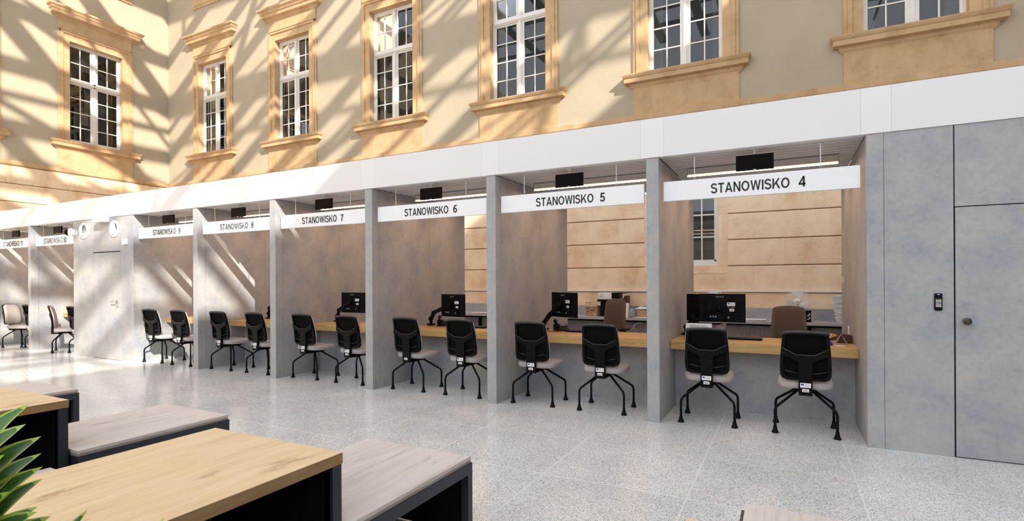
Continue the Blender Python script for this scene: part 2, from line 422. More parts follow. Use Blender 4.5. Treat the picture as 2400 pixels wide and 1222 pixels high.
# ------------------------------------------------------------------ dimensions
D = 5.469            # front plane of the booths
YB = 7.778           # back end of the partitions
YW = 10.0            # back facade
XL = -17.32          # left facade
ZB, ZT = 2.6945, 3.091
X0, PITCH, TH = -1.2633, 1.8864, .1242
ZR = 16.0            # glass roof level
XR = 13.3            # far right end of the hall

# ------------------------------------------------------------------ floor and facades
struct('floor', MB().box(XL-.3, XR+.3, -13, YW+.3, -.2, 0), M['floor'], 'polished speckled grey granite tile floor')

def holed(mb, x0, x1, z0, z1, y0, y1, holes):
    """vertical slab with rectangular holes [(hx0,hx1,hz0,hz1)] in local x/z"""
    xs = sorted({x0, x1, *[h[0] for h in holes], *[h[1] for h in holes]})
    for a, b in zip(xs, xs[1:]):
        cut = sorted([(h[2], h[3]) for h in holes if h[0] <= a+1e-6 and h[1] >= b-1e-6]); z = z0
        for c0, c1 in cut:
            if c0 > z: mb.box(a, b, y0, y1, z, c0)
            z = max(z, c1)
        if z < z1: mb.box(a, b, y0, y1, z, z1)
    return mb

WC = [-1.614+3.372*k for k in (-4,-3,-2,-1,0,1)]
LC = [8.03, 5.02]
HOLE = (5.30, 8.06, .67)
courses = [-.12, .325, .78, 1.235, 1.69, 2.145, 2.60, 3.055, 3.51, 3.965, 4.42]
def ashlar(x0, x1, holes=()):
    mb = MB()
    for za, zb in zip(courses, courses[1:]):
        za = max(za, 0)
        segs = [(x0, x1)]
        for h in holes:
            if h[2] < zb-.01 and h[3] > za+.01:
                segs = [q for a, b in segs for q in ((a, min(b, h[0])), (max(a, h[1]), b)) if q[1]-q[0] > .01]
        for a, b in segs:
            g = .010   # bevelled joint
            mb.prism([(0, za+.004), (0, zb-.004), (-.03, zb-.004-g*.3), (-.045, zb-.018), (-.045, za+.018), (-.03, za+.004+g*.3)],
                     lambda y, z, a=a: (a, y, z), lambda y, z, b=b: (b, y, z))
    return mb
def facade(nm, x0, x1, centres, mtx, gholes, side):
    holes = [(c-HOLE[2], c+HOLE[2], HOLE[0], HOLE[1]) for c in centres]
    o = struct('wall_'+nm, holed(MB(), x0, x1, 4.47, 14.5, 0, .3, holes), M['plaster'], f'beige plastered upper facade {side}')
    o.matrix_world = mtx
    b = MB().box(x0, x1, .02, .3, 0, 4.47) if not gholes else holed(MB(), x0, x1, 0, 4.47, .02, .3, gholes)
    o2 = struct('wall_'+nm+'_base', b, M['stone'], f'plain stone backing {side}'); o2.matrix_world = mtx
    o3 = ashlar(x0, x1, gholes).build('ashlar_courses', M['ashlar'], o2)
    return o, o2
mt_back = Matrix.Translation((0, YW, 0))
mt_left = Matrix.Translation((XL, 0, 0)) @ Matrix.Rotation(PI/2, 4, 'Z')
GW = (-1.614-.57, -1.614+.57, 1.70, 3.75)
GS = (-1.614-.725, -1.614+.725)
facade('back', XL, XR, WC, mt_back, [(GS[0], GS[1], 1.695, 3.9)], 'at the rear')
facade('left', -13, YW+.3, LC, mt_left, [], 'at the far left end')
for k, (nm, x0, x1, mt) in enumerate((('back', XL+.07, XR, mt_back), ('left', -13, YW-.07, mt_left))):
    o = struct(f'trim_{k+1}', MB().prism([(0,4.42),(-.05,4.43),(-.07,4.45),(-.07,4.545),(-.03,4.56),(0,4.56)], lambda y, z: (x0, y, z), lambda y, z: (x1, y, z)),
               M['stone'], 'sandstone string course along the facade'); o.matrix_world = mt
# hall ends that the sun and the reflections know about
struct('wall_right', MB().box(XR, XR+.3, -13, YW+.3, 0, ZR), M['plaster'], 'plastered end wall')
struct('wall_front', MB().box(XL-.3, XR+.3, -13.3, -13, 0, 4.5), M['plaster'], 'plastered opposite facade')

# ------------------------------------------------------------------ windows of the upper floor
def profile(mb, pts, hw, mat=0):
    """moulding: pts (projection p, z); returns around both ends (mitred)"""
    n = len(pts)
    vs = []
    for p, z in pts:
        vs += [(-hw-p, 0, z), (-hw-p, -p, z), (hw+p, -p, z), (hw+p, 0, z)]
    fs = []
    for i in range(n-1):
        for k in range(3):
            a = i*4+k; fs.append((a, a+1, a+5, a+4))
    fs.append((0,1,2,3)); o = (n-1)*4; fs.append((o+3,o+2,o+1,o))
    return mb.add(vs, fs, mat)

def make_window(name):
    w = bpy.data.objects.new(name, None); COL.objects.link(w); w['kind'] = 'structure'
    hi = HOLE[2]
    mb = MB()                                   # stone surround: stepped architrave
    for sx in (-1, 1):
        xa, xb = sorted((sx*(hi-.02), sx*.80)); mb.box(xa, xb, -.03, .22, 5.28, 8.22)
        xa, xb = sorted((sx*.80, sx*.86)); mb.box(xa, xb, -.055, .0, 5.28, 8.28)
        xa, xb = sorted((sx*.86, sx*.92)); mb.box(xa, xb, -.035, .0, 5.28, 8.24)
    mb.box(-hi+.02, hi-.02, -.03, .22, 8.04, 8.22)
    mb.box(-.86, .86, -.055, 0, 8.22, 8.28); mb.box(-.84, .84, -.07, 0, 8.28, 8.31)
    mb.build('stone_surround', M['stone'], w)
    MB().box(-.90, .90, -.03, 0, 8.31, 8.60).build('frieze', M['stone'], w)
    profile(MB(), [(0,8.58),(.045,8.60),(.06,8.64),(.14,8.67),(.15,8.75),(.17,8.76),(.19,8.81),(.225,8.84),(.23,8.885),(.0,8.92)], .93).build('cornice', M['stone'], w)
    profile(MB(), [(0,5.04),(.02,5.05),(.05,5.09),(.055,5.13),(.14,5.145),(.14,5.225),(.155,5.235),(.175,5.27),(.18,5.295),(0,5.32)], .93).build('sill', M['stone'], w)
    MB().box(-.92, .92, -.025, 0, 4.55, 5.06).build('apron', M['stone'], w)
    MB().box(-.92, .92, -.03, 0, 9.74, 10.25).box(-.84, .84, -.045, -.03, 9.82, 10.2).build('upper_apron', M['stone'], w)
    fm = MB()                                    # casement frame: outer frame, mullion, transom
    y0, y1 = .13, .20; W, z0, z1, zt = hi, 5.30, 8.06, 7.02
    for sx in (-1, 1):
        a, b = sorted((sx*(W-.06), sx*W)); fm.box(a, b, y0, y1, z0, z1)
    fm.box(-W+.06, W-.06, y0, y1, z0, z0+.075); fm.box(-W+.06, W-.06, y0, y1, z1-.06, z1)
    fm.box(-W+.06, W-.06, y0-.02, y1, zt-.055, zt+.055); fm.box(-W+.06, W-.06, y0-.04, y0-.02, zt-.03, zt+.02)
    fm.box(-.055, .055, y0, y1, z0+.075, zt-.055); fm.box(-.045, .045, y0, y1, zt+.055, z1-.06)
    fm.box(-.025, .025, y0-.02, y0, z0+.075, z1-.06)
    fm.build('casement_frame', M['winwhite'], w)
    mn = MB(); g = MB(); n = 0
    for sx in (-1, 1):
        for za, zb, rows in ((z0+.075, zt-.055, 4), (zt+.055, z1-.06, 2)):
            xa, xb = sorted((sx*.055, sx*(W-.06)))
            t = .035
            mn.box(xa, xa+t, y0+.012, y1-.02, za, zb); mn.box(xb-t, xb, y0+.012, y1-.02, za, zb)
            mn.box(xa+t, xb-t, y0+.012, y1-.02, za, za+t); mn.box(xa+t, xb-t, y0+.012, y1-.02, zb-t, zb)
            xm = (xa+xb)/2; mn.box(xm-.011, xm+.011, y0+.02, y1-.03, za+t, zb-t)
            for r in range(1, rows):
                z = za+(zb-za)*r/rows
                mn.box(xa+t, xm-.011, y0+.02, y1-.03, z-.011, z+.011); mn.box(xm+.011, xb-t, y0+.02, y1-.03, z-.011, z+.011)
            q = MB()
            tilt = random.uniform(-.004, .004); tl2 = random.uniform(-.004, .004)
            g.add([(xa+.01, .165+tilt, za+.01), (xb-.01, .165-tilt, za+.01), (xb-.01, .165-tilt+tl2, zb-.01), (xa+.01, .165+tilt+tl2, zb-.01)], [(0,1,2,3)])
    mn.build('sash_bars', M['winwhite'], w); g.build('glass', M['glass'], w)
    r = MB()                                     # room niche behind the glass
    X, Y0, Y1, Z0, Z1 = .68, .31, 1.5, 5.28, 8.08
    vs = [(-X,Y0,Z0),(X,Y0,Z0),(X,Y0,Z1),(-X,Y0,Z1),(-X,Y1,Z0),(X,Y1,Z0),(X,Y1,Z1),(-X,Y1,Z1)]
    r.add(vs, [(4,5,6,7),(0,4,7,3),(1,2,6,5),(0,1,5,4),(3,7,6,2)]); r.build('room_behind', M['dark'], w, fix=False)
    c = MB()
    for sx in (-1, 1):
        n = 14; pts = []
        for k in range(n+1):
            x = sx*(.66-.22*k/n); pts.append((x, .36+.025*math.sin(k*1.9)))
        vs = [(x, y, z) for x, y in pts for z in (5.3, 8.05)]
        c.add(vs, [(2*k, 2*k+1, 2*k+3, 2*k+2) for k in range(n)], smooth=True)
    c.build('curtain', M['curtain'], w)
    return w
win = make_window('window_1'); allw = [win]
for k in range(5): allw.append(copy_tree(win))
for k, (o, c) in enumerate(zip(allw, WC)):
    o.name = f'window_{k+1}'; o.location = (c, YW, 0)
    o['label'] = 'tall white sash window in sandstone surround, upper floor of the rear facade'
for k, c in enumerate(LC):
    o = copy_tree(win); o.name = f'window_{7+k}'; o.matrix_world = mt_left @ Matrix.Translation((c, 0, 0))
    o['label'] = 'tall white sash window in sandstone surround, far left facade'
# ground floor window behind the booth of sign 4
w = bpy.data.objects.new('window_9', None); COL.objects.link(w); w['kind'] = 'structure'; w['label'] = 'ground floor white window behind the booth of sign 4'
w.location = (-1.614, YW, 0)
mb = MB(); hx = .57
for sx in (-1, 1):
    a, b = sorted((sx*hx, sx*.725)); mb.box(a, b, -.03, .22, 1.70, 3.9)
mb.box(-.725, .725, -.052, .019, 1.56, 1.699); mb.box(-hx, hx, -.03, .22, 3.75, 3.9)
mb.build('stone_surround', M['ashlar'], w)
fm = MB(); y0, y1 = .10, .17
for sx in (-1, 1):
    a, b = sorted((sx*(hx-.055), sx*hx)); fm.box(a, b, y0, y1, 1.7, 3.75)
    a, b = sorted((sx*.03, sx*(hx-.055)))
    for x in (a, b-.03): fm.box(x, x+.03, y0+.01, y1-.01, 1.78, 3.69)
    xm = (a+b)/2; fm.box(xm-.012, xm+.012, y0+.02, y1-.02, 1.81, 3.66)
    for z in (2.22, 2.62, 3.02, 3.42): fm.box(a+.03, b-.03, y0+.022, y1-.022, z-.012, z+.012)
    fm.box(a, b, y0+.01, y1-.01, 1.78, 1.81); fm.box(a, b, y0+.01, y1-.01, 3.66, 3.69)
fm.box(-.03, .03, y0, y1, 1.78, 3.69); fm.box(-hx+.055, hx-.055, y0, y1, 1.7, 1.78); fm.box(-hx+.055, hx-.055, y0, y1, 3.69, 3.75); fm.box(-hx, hx, -.02, y0, 1.7, 1.715)
fm.build('casement_frame', M['winwhite'], w)
MB().box(-hx, hx, .24, .25, 1.75, 3.7).build('window_blind', M['blind'], w)  # grey sheet added behind the glass in place of its reflection
MB().add([(-hx, .135, 1.75), (hx, .135, 1.75), (hx, .135, 3.7), (-hx, .135, 3.7)], [(0,1,2,3)]).build('glass', M['glass'], w)
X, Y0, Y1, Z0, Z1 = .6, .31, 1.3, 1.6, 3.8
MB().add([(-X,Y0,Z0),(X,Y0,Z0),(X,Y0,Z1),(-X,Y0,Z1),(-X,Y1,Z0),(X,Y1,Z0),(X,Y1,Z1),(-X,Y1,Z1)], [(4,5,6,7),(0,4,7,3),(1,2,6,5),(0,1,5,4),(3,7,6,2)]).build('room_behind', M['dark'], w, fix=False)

# ------------------------------------------------------------------ glass roof steelwork
rf = bpy.data.objects.new('roof', None); COL.objects.link(rf); rf['kind'] = 'structure'; rf['label'] = 'steel framework of the glass roof'
gb = MB()
for x, w_ in ((11.6,.10),(9.75,.5),(8.2,.12),(6.9,.46),(5.6,.14),(4.4,.5),(2.4,.5),(1.2,.14),(.2,.5),(-1.9,.5),(-3.1,.14),(-4.2,.5),(-6.3,.5),(-8.6,.5),(-11,.5),(-14,.5)):
    gb.box(x-w_/2, x+w_/2, -13, YW, ZR-.12, ZR)
gb.build('rafters', M['roofsteel'], rf)
gb = MB()
for y, w_ in ((8.2,.3),(6.3,.14),(4.6,.6),(1.95,.62),(.9,.10),(-1.0,.6),(-3.6,.6),(-6.95,.26),(-9.1,.10),(-10.9,.3)):
    gb.box(XL, XR, y-w_/2, y+w_/2, ZR+.002, ZR+.10)
gb.build('purlins', M['roofsteel'], rf)
gb = MB()
for (xa, ya, xb, yb_) in ((9.75,1.95,6.9,4.6),(9.75,-1,6.9,-3.6),(6.9,1.95,4.4,-1),(4.4,1.95,1.6,4.6),(4.4,-1,1.6,-3.6),(1.6,1.95,-1.3,-1),(-1.3,1.95,-4.2,4.6),(9.75,-6.95,6.9,-3.6),(13,-1,9.75,1.95),(9.75,-6.95,6.9,-9.1),(-1.3,-1,-4.2,-3.6),(-4.2,1.95,-7.6,-1),(1.6,-3.6,-1.3,-6.95)):
    gb.bar((xa, ya, ZR-.3), (xb, yb_, ZR-.3), .17, .12)
for x in (9.75, 4.4, -1.3, -7.6):
    gb.bar((x, -13, ZR-1.1), (x, YW, ZR-1.1), .09, .09)
    ys_ = (-10.9, -6.95, -3.6, -1.0, 1.95, 4.6, 8.2)
    for k, y in enumerate(ys_):
        gb.bar((x, y, ZR-1.1), (x, y, ZR-.12), .07, .07)
        if k: gb.bar((x, y, ZR-1.1), (x, ys_[k-1], ZR-.12), .07, .07)
gb.build('braces', M['roofsteel'], rf)

# ------------------------------------------------------------------ booths
# bays: (sign number, inner left x, inner right x)
BAYS = []
for i in range(6):
    BAYS.append((4+i, X0-i*PITCH+TH, X0-(i-1)*PITCH))
XBL, XBR = -12.70, BAYS[5][1]                    # utility block between 9 and 10
BAYS.append((10, -14.51, XBL)); BAYS.append((11, -16.39, -14.632))
XRB = BAYS[0][2]                                  # right block begins
GP = 'grey concrete-look partitions between the booths'
def partition(xa, xb, label):
    t = thing('booth_partition', label, 'partition', ((xa+xb)/2, D, 0), 0, GP)
    h = (xb-xa)/2; L = YB-D
    MB().bbox(-h, h, 0, .135, 0, ZB-.002, .003).build('front_panel', M['conc'], t)
    MB().box(-h+.002, h-.002, .138, L*.56, 0, ZB-.002).build('side_panel', M['conc'], t)
    MB().box(-h+.002, h-.002, L*.56+.003, L, 0, ZB-.002).build('side_panel', M['conc'], t)
for i in range(5):
    partition(X0-i*PITCH, X0-i*PITCH+TH, f'grey concrete-look partition between booths {4+i} and {5+i}')
partition(-14.632, -14.51, 'grey concrete-look partition between booths 10 and 11')
partition(-16.51, -16.39, 'grey concrete-look partition on the far side of booth 11, at the left picture edge')
# right block: clad wall with flush door
MB_ = MB()
def panels(name, xs, z0s, label):
    t = bpy.data.objects.new(name, None); COL.objects.link(t); t['kind'] = 'structure'; t['label'] = label
    return t
wr = bpy.data.objects.new('wall_booth_end', None); COL.objects.link(wr); wr['kind'] = 'structure'; wr['label'] = 'grey concrete-look clad wall right of booth 4'
g = .003
MB().box(XRB+.03, 3.6, D+.022, D+.05, 0, ZB-.002).build('backing', M['inner'], wr)
MB().box(XRB, .748-g, D, D+.02, 0, ZB-.002).build('cladding_panel', M['conc'], wr)
MB().box(.748, 1.216-g, D, D+.02, 0, ZB-.002).build('cladding_panel', M['conc'], wr)
MB().box(1.222, 2.20, D, D+.02, 2.034, ZB-.002).build('cladding_panel', M['conc'], wr)
MB().box(2.206, 3.6, D, D+.02, 0, ZB-.002).build('cladding_panel', M['conc'], wr)
MB().box(XRB, XRB+.03, D+.021, D+1.30, 0, ZB-.002).box(XRB, XRB+.03, D+1.303, YB, 0, ZB-.002).build('side_cladding', M['conc'], wr)
dr = MB().bbox(1.224, 2.198, D, D+.02, .008, 2.026, .0015).build('door_1', M['conc']); tag(dr, 'flush grey concrete-look door right of booth 4', kind='structure')
k_ = MB().lathe([(.0,.0),(.024,0),(.024,.008),(.012,.012),(.012,.035),(.029,.04),(.031,.046),(.031,.062),(.028,.066)], (1.283, D-.0005, 1.107), '-Y', 28)
kn = k_.build('door_knob', M['steel'], dr)
MB().lathe([(.0,.0665),(.028,.0662),(.0285,.0655)], (1.283, D-.0005, 1.107), '-Y', 28).build('knob_face', M['darksteel'], kn)
# left utility block
wl = bpy.data.objects.new('wall_booth_middle', None); COL.objects.link(wl); wl['kind'] = 'structure'; wl['label'] = 'grey concrete-look clad wall between booths 9 and 10'
dx0, dx1 = -11.965, -11.005
MB().box(XBL+.03, XBR-.03, D+.022, D+.05, 0, ZB-.002).build('backing', M['inner'], wl)
MB().box(XBL, dx0-g, D, D+.02, 0, ZB-.002).build('cladding_panel', M['conc'], wl)
MB().box(dx1+g, XBR, D, D+.02, 0, ZB-.002).build('cladding_panel', M['conc'], wl)
MB().box(dx0, dx1, D, D+.02, 2.045, ZB-.002).build('cladding_panel', M['conc'], wl)
for xa, xb in ((XBR-.03, XBR), (XBL, XBL+.03)):
    MB().box(xa, xb, D+.021, D+1.30, 0, ZB-.002).box(xa, xb, D+1.303, YB, 0, ZB-.002).build('side_cladding', M['conc'], wl)
dl = MB().bbox(dx0+.002, dx1-.002, D, D+.02, .006, 2.028, .0015).build('door_2', M['conc']); tag(dl, 'flush grey door in the wall between booths 9 and 10', kind='structure')
MB().lathe([(.0,.012),(.026,.012),(.026,0)], (-11.10, D-.0005, 1.10), '-Y', 18).tube([(-11.10, D-.01, 1.10), (-11.10, D-.055, 1.10), (-11.12, D-.06, 1.10), (-11.235, D-.06, 1.10)], .0095, 8).build('lever_handle', M['steel'], dl)
MB().lathe([(.0,.012),(.024,.012),(.024,0)], (-11.10, D-.0005, 1.02), '-Y', 18).build('lock_rosette', M['steel'], dl)

# white fascia with bay panels and cover panels
fa = thing('fascia', 'long white fascia band running above all the booths', 'fascia', (0, D, ZB))
def fpanel(a, b, mat, nm): MB().box(a+.0006, b-.0006, -.012, .03, 0, ZT-ZB).build(nm, mat, fa)
edges = []
for i in range(5): edges.append((X0-i*PITCH-.055, X0-i*PITCH+TH+.055))
edges.append((XRB-.04, .80)); edges.sort()
edges = [(-14.69, -14.45), (-12.70, -10.58)] + edges
edges.sort(); cur = -16.6
for a, b in edges:
    fpanel(cur, a, M['white'], 'fascia_panel'); fpanel(a, b, M['white2'], 'cover_panel'); cur = b
fpanel(cur, 3.6, M['white'], 'fascia_panel')
MB().box(-16.6, 3.6, .031, .055, 0, ZT-ZB).build('backing_board', M['white'], fa)
struct('roof_booths', MB().box(-16.6, 3.6, D+.07, 7.45, 2.86, 3.02), M['roofdark'], 'flat roof over the booths')

PROTO = {}
def make_slats():
    t = thing('slatted_ceiling', '', 'ceiling slats')
    mb = MB(); hw = PITCH/2-TH/2-.004
    y = D+.045
    while y < YB-.05:
        mb.box(-hw, hw, y, y+.072, ZB+.002, ZB+.062); y += .115
    mb.build('slats', M['slat'], t)
    m2 = MB()
    for x in (-.6, .6): m2.box(x-.015, x+.015, D+.045, YB-.06, ZB+.063, ZB+.10)
    m2.build('carrier_rails', M['roofdark'], t)
    for x in (-.6, .6):
        for y in (D+.3, YB-.4): MB().tube([(x, y, ZB+.099), (x, y, 2.862)], .004, 6).build('hanger_rod', M['chain'], t)
    return t
def make_light():
    t = thing('pendant_light', '', 'linear light')
    MB().box(-.722, .722, 6.18, 6.235, 2.622, ZB-.008).build('housing', M['housing'], t)
    dm = MB().box(-.72, .72, 6.184, 6.231, 2.6065, 2.6215, 1); dm.m[4] = dm.m[4]
    for i, fc in enumerate(dm.f):
        if all(dm.v[q][2] < 2.61 for q in fc): dm.m[i] = 0
    dm.build('diffuser', [M['led'], M['ledside']], t)
    MB().box(-.725, -.7225, 6.178, 6.237, 2.600, ZB-.006).build('end_cap', M['darksteel'], t)
    MB().box(.7225, .725, 6.178, 6.237, 2.610, ZB-.006).build('end_cap', M['darksteel'], t)
    for x in (-.5, .5): MB().tube([(x, 6.207, ZB-.009), (x, 6.207, ZB+.01)], .004, 6).build('suspension', M['chain'], t)
    return t
def make_display():
    t = thing('hanging_display', '', 'display')
    MB().bbox(-.165, .165, -.018, .008, 2.497, 2.645, .004).build('display_body', M['black'], t)
    MB().box(-.157, .157, -.0195, -.0182, 2.505, 2.637).build('screen', M['blackgloss'], t)
    MB().box(-.012, .012, -.021, -.0182, 2.498, 2.503).build('badge', M['paper'], t)
    MB().tube([(0, .005, 2.645), (0, .005, ZB+.003)], .009, 8).lathe([(.0,.0),(.03,0),(.03,.008),(.0,.008)], (0, .005, ZB-.006), 'Z', 14).build('ceiling_pole', M['slat'], t)
    return t
def make_sign():
    t = thing('hanging_sign', '', 'sign')
    MB().bbox(-.845, .845, -.016, .016, 2.25, 2.449, .003).build('sign_board', M['sign'], t)
    for sx in (-1, 1):
        x = sx*.545
        mb = MB()
        z = 2.466; k = 0
        while z < ZB-.002:
            # links: little ovals turned alternately
            a = (.0045, .0015) if k % 2 else (.0015, .0045)
            mb.box(x-a[0], x+a[0], -a[1], a[1], z, z+.013); z += .0115; k += 1
        mb.build('chain', M['chain'], t)
        hk = MB(); hk.tube([(x+.008, -.006, 2.448), (x-.010, -.004, 2.456), (x+.010, 0, 2.463), (x-.010, .002, 2.471), (x+.009, 0, 2.480), (x-.004, 0, 2.487)], .0022, 6)
        hk.build('hook', M['chain'], t)
    return t
sl0, li0, di0, si0 = make_slats(), make_light(), make_display(), make_sign()
def inst(p, first): return p if first else copy_tree(p)
for k, (n, a, b) in enumerate(BAYS):
    c = (a+b)/2
    o = inst(sl0, k == 0); o.location.x = c; tag(o, f'grey slatted ceiling over booth {n}', group='slatted booth ceilings')
    o = inst(li0, k == 0); o.location.x = c+.01; tag(o, f'glowing linear light under the slats of booth {n}', group='linear lights in the booths')
    o = copy_tree(li0); o.location = (c+.01, .95, 0); tag(o, f'glowing linear light deeper inside booth {n}, behind the first one', group='linear lights in the booths')
    o = inst(di0, k == 0); o.location = (c, D+.12, 0); tag(o, f'small black display hanging above the sign of booth {n}', group='black displays above the signs')
    o = inst(si0, k == 0); o.location = (c, D+.085, 0); tag(o, f'white hanging sign reading STANOWISKO {n}', group='white booth signs')
for k, (n, a, b) in enumerate(BAYS):
    sg = [o for o in COL.objects if o.name.startswith('hanging_sign')][k]
    if n < 10:
        sign_text('lettering', 'STANOWISKO', M['ink'], sg, .685, .096, (-.047, -.0165, 2.345))
        sign_text('number', str(n), M['ink'], sg, .055, .096, (.397, -.0165, 2.345))
    else:
        sign_text('lettering', 'STANOWISKO', M['ink'], sg, .80, .118, (-.10, -.0165, 2.345))
        sign_text('number', str(n), M['ink'], sg, .13 if n == 10 else .10, .118, (.395, -.0165, 2.345))

# desks
def make_desk():
    t = thing('service_desk', '', 'desk')
    hw = PITCH/2-TH/2-.003
    MB().bbox(-hw, hw, 6.04, 6.76, .685, .78, .003).build('desktop', M['oak_desk'], t)
    MB().box(-hw, hw, 6.32, 6.345, 0, .684).build('front_panel', M['conc'], t)
    return t
dk0 = make_desk()
for k, (n, a, b) in enumerate(BAYS):
    o = inst(dk0, k == 0); o.location.x = (a+b)/2
    if n > 9: o.scale.x = (b-a-.006)/(PITCH-TH-.006)
    tag(o, f'oak topped service desk with grey front in booth {n}', group='oak service desks')

# ------------------------------------------------------------------ visitor chairs
def yb(z):                                           # curve of the backrest
    u = (z-.51)/.45
    return -.195-.075*u+.035*(1-(2*u-1)**2)*.6
def make_chair():
    t = thing('visitor_chair', '', 'chair')
    # seat cushion
    def se(a, n=5.): return math.copysign(abs(math.cos(a))**(2/n), math.cos(a)), math.copysign(abs(math.sin(a))**(2/n), math.sin(a))
    mb = MB(); N = 40; rings = []
    for sc, z in ((.80,.420),(.955,.424),(1.0,.445),(1.0,.470),(.965,.490),(.85,.498),(.4,.499),(.05,.498)):
        pts = []
        for k in range(N):
            cx, sy = se(2*PI*k/N)
            y = .03+sy*.232*sc; wd = .232 if y > -.1 else .232-.02*(-.1-y)/.1
            pts.append((cx*wd*sc, y, z-.012*max(0, (y-.12)/.14)**2+.006*max(0, (-.05-y)/.15)))
        rings.append(pts)
    vs = [p for r in rings for p in r]; fs = []
    for i in range(len(rings)-1):
        for k in range(N): fs.append((i*N+k, i*N+(k+1) % N, (i+1)*N+(k+1) % N, (i+1)*N+k))
    fs.append(list(range(N))[::-1]); fs.append([(len(rings)-1)*N+k for k in range(N)])
    mb.add(vs, fs, 0, True).build('seat', M['seat'], t)
    MB().bbox(-.085, .085, -.12, .15, .398, .4205, .006).bbox(-.055, .055, -.215, .13, .376, .399, .006).build('seat_mount', M['black'], t)
    # backrest
    outer = [(-.150,.512),(.150,.512),(.190,.525),(.207,.555),(.211,.62),(.207,.72),(.201,.80),(.194,.88),(.188,.940),(.182,.955),(.12,.964),(.0,.968),(-.12,.964),(-.182,.955),(-.188,.940),(-.194,.88),(-.201,.80),(-.207,.72),(-.211,.62),(-.207,.555),(-.190,.525)]
    def sc2(p, q=.86, qz=.90):
        return (p[0]*q, .742+(p[1]-.742)*qz)
    inner = [sc2(p) for p in outer]
    f = lambda off: (lambda x, z: (x, yb(z)+off+.25*x*x, z))
    MB().ring(outer, inner, f(0), f(-.030)).build('back_frame', M['black'], t)
    mid = [sc2(p, .93, .95) for p in outer]
    # mesh panel seen from behind
    def panel(mb, loop, off, nz=12):
        zs = [min(p[1] for p in loop)+(max(p[1] for p in loop)-min(p[1] for p in loop))*k/nz for k in range(nz+1)]
        def half(z):
            m_ = 0
            for p, q in zip(loop, loop[1:]+loop[:1]):
                if (p[1]-z)*(q[1]-z) <= 0 and p[1] != q[1]:
                    x = p[0]+(q[0]-p[0])*(z-p[1])/(q[1]-p[1]); m_ = max(m_, abs(x))
            return max(m_, .12)
        vs = []
        for z in zs:
            h = half(z)
            for i in range(7):
                x = -h+2*h*i/6; vs.append(f(off)(x, z))
        fs = [(r*7+i, r*7+i+1, r*7+i+8, r*7+i+7) for r in range(nz) for i in range(6)]
        return mb.add(vs, fs, 0, True)
    panel(MB(), mid, -.010).build('back_mesh', M['mesh'], t)
    cu = MB(); panel(cu, [sc2(p, 1.0, .995) for p in outer], .022); nv = len(cu.v)
    panel(cu, [sc2(p, 1.0, .995) for p in outer], .001)
    # rim between the two skins
    nz = 12; w = 7
    loop = [i for i in range(w)]+[r*w+w-1 for r in range(1, nz+1)]+[nz*w+i for i in range(w-2, -1, -1)]+[r*w for r in range(nz-1, 0, -1)]
    cu.add([], [])
    for a, b in zip(loop, loop[1:]+loop[:1]):
        cu.f.append([a, b, b+nv, a+nv]); cu.m.append(0); cu.sm.append(True)
    cu.build('back_cushion', M['seat'], t)
    # Y shaped brace
    br = MB()
    pts = [(-.192,.812),(-.075,.748),(.075,.748),(.192,.812),(.198,.752),(.060,.688),(.058,.60),(.058,.50),(-.058,.50),(-.058,.60),(-.060,.688),(-.198,.752)]
    left = [(-.192,.812),(-.075,.748),(-.060,.688),(-.198,.752)]
    right = [(.075,.748),(.192,.812),(.198,.752),(.060,.688)]
    cen = [(-.075,.748),(.075,.748),(.060,.688),(.057,.60),(.057,.53),(-.057,.53),(-.057,.60),(-.060,.688)]
    for pl in (left, right, cen): br.prism(pl, f(-.012), f(-.046))
    br.prism([(-.057,.53),(.057,.53),(.057,.44),(.055,.378),(-.055,.378),(-.057,.44)], lambda x, z: (x, -.212-.0*z, z), lambda x, z: (x, -.246, z))
    br.build('back_spine', M['black'], t)
    # edge ribs of the brace, paler black painting their highlight
    rb = MB()
    for pl in ([(-.19,.815),(-.075,.752),(.075,.752),(.19,.815)], ):
        rb.tube([f(-.042)(x, z) for x, z in pl], .0045, 6)
    rb.tube([f(-.028)(x, z) for x, z in ((-.17,.60),(-.06,.575))], .004, 6); rb.tube([f(-.028)(x, z) for x, z in ((.06,.575),(.17,.60))], .004, 6)
    rb.build('brace_rib', M['edge'], t)
    top = [(-.186,.942),(-.178,.954),(-.12,.963),(0,.967),(.12,.963),(.178,.954),(.186,.942)]
    MB().tube([f(-.016)(x, z) for x, z in top], .0145, 8).build('top_rim', M['edge'], t)  # paler black paints the highlight along the lit top edge
    st = MB().box(-.044, .044, -.2475, -.2463, .452, .494)
    st.box(-.037, -.014, -.2482, -.2476, .472, .486, 1)
    for q in range(3): st.box(-.006, .034, -.2482, -.2476, .464+q*.008, .466+q*.008, 2)
    st.build('flag_sticker', [M['paper'], M['blue'], M['greyink']], t)
    st = MB().box(-.028, .028, -.2475, -.2463, .412, .440)
    for q in range(9): st.box(-.018+q*.004, -.016+q*.004, -.2482, -.2476, .418, .430, 1)
    st.build('barcode_sticker', [M['paper'], M['ink']], t)
    for sx in (-1, 1):
        for sy in (-1, 1):
            x, y = sx*.253, sy*.205
            hx, hy = sx*.05, sy*.045-.02
            pts = [(x, y, .03), (x, y, .205), (x*.985, y*.985, .225), (x*.955, y*.95, .245), (hx+(x-hx)*.85, hy+(y-hy)*.85, .262)]
            pts += [(hx, hy, .405)]
            lg = MB().tube(pts, .0122, 10).build('leg', M['black'], t)
            MB().lathe([(.0,0),(.031,0),(.031,.008),(.024,.022),(.0165,.05),(.0165,.062),(.0,.062)], (x, y, 0), 'Z', 14).build('foot', M['black'], lg)
    return t
ch0 = make_chair()
CH = []
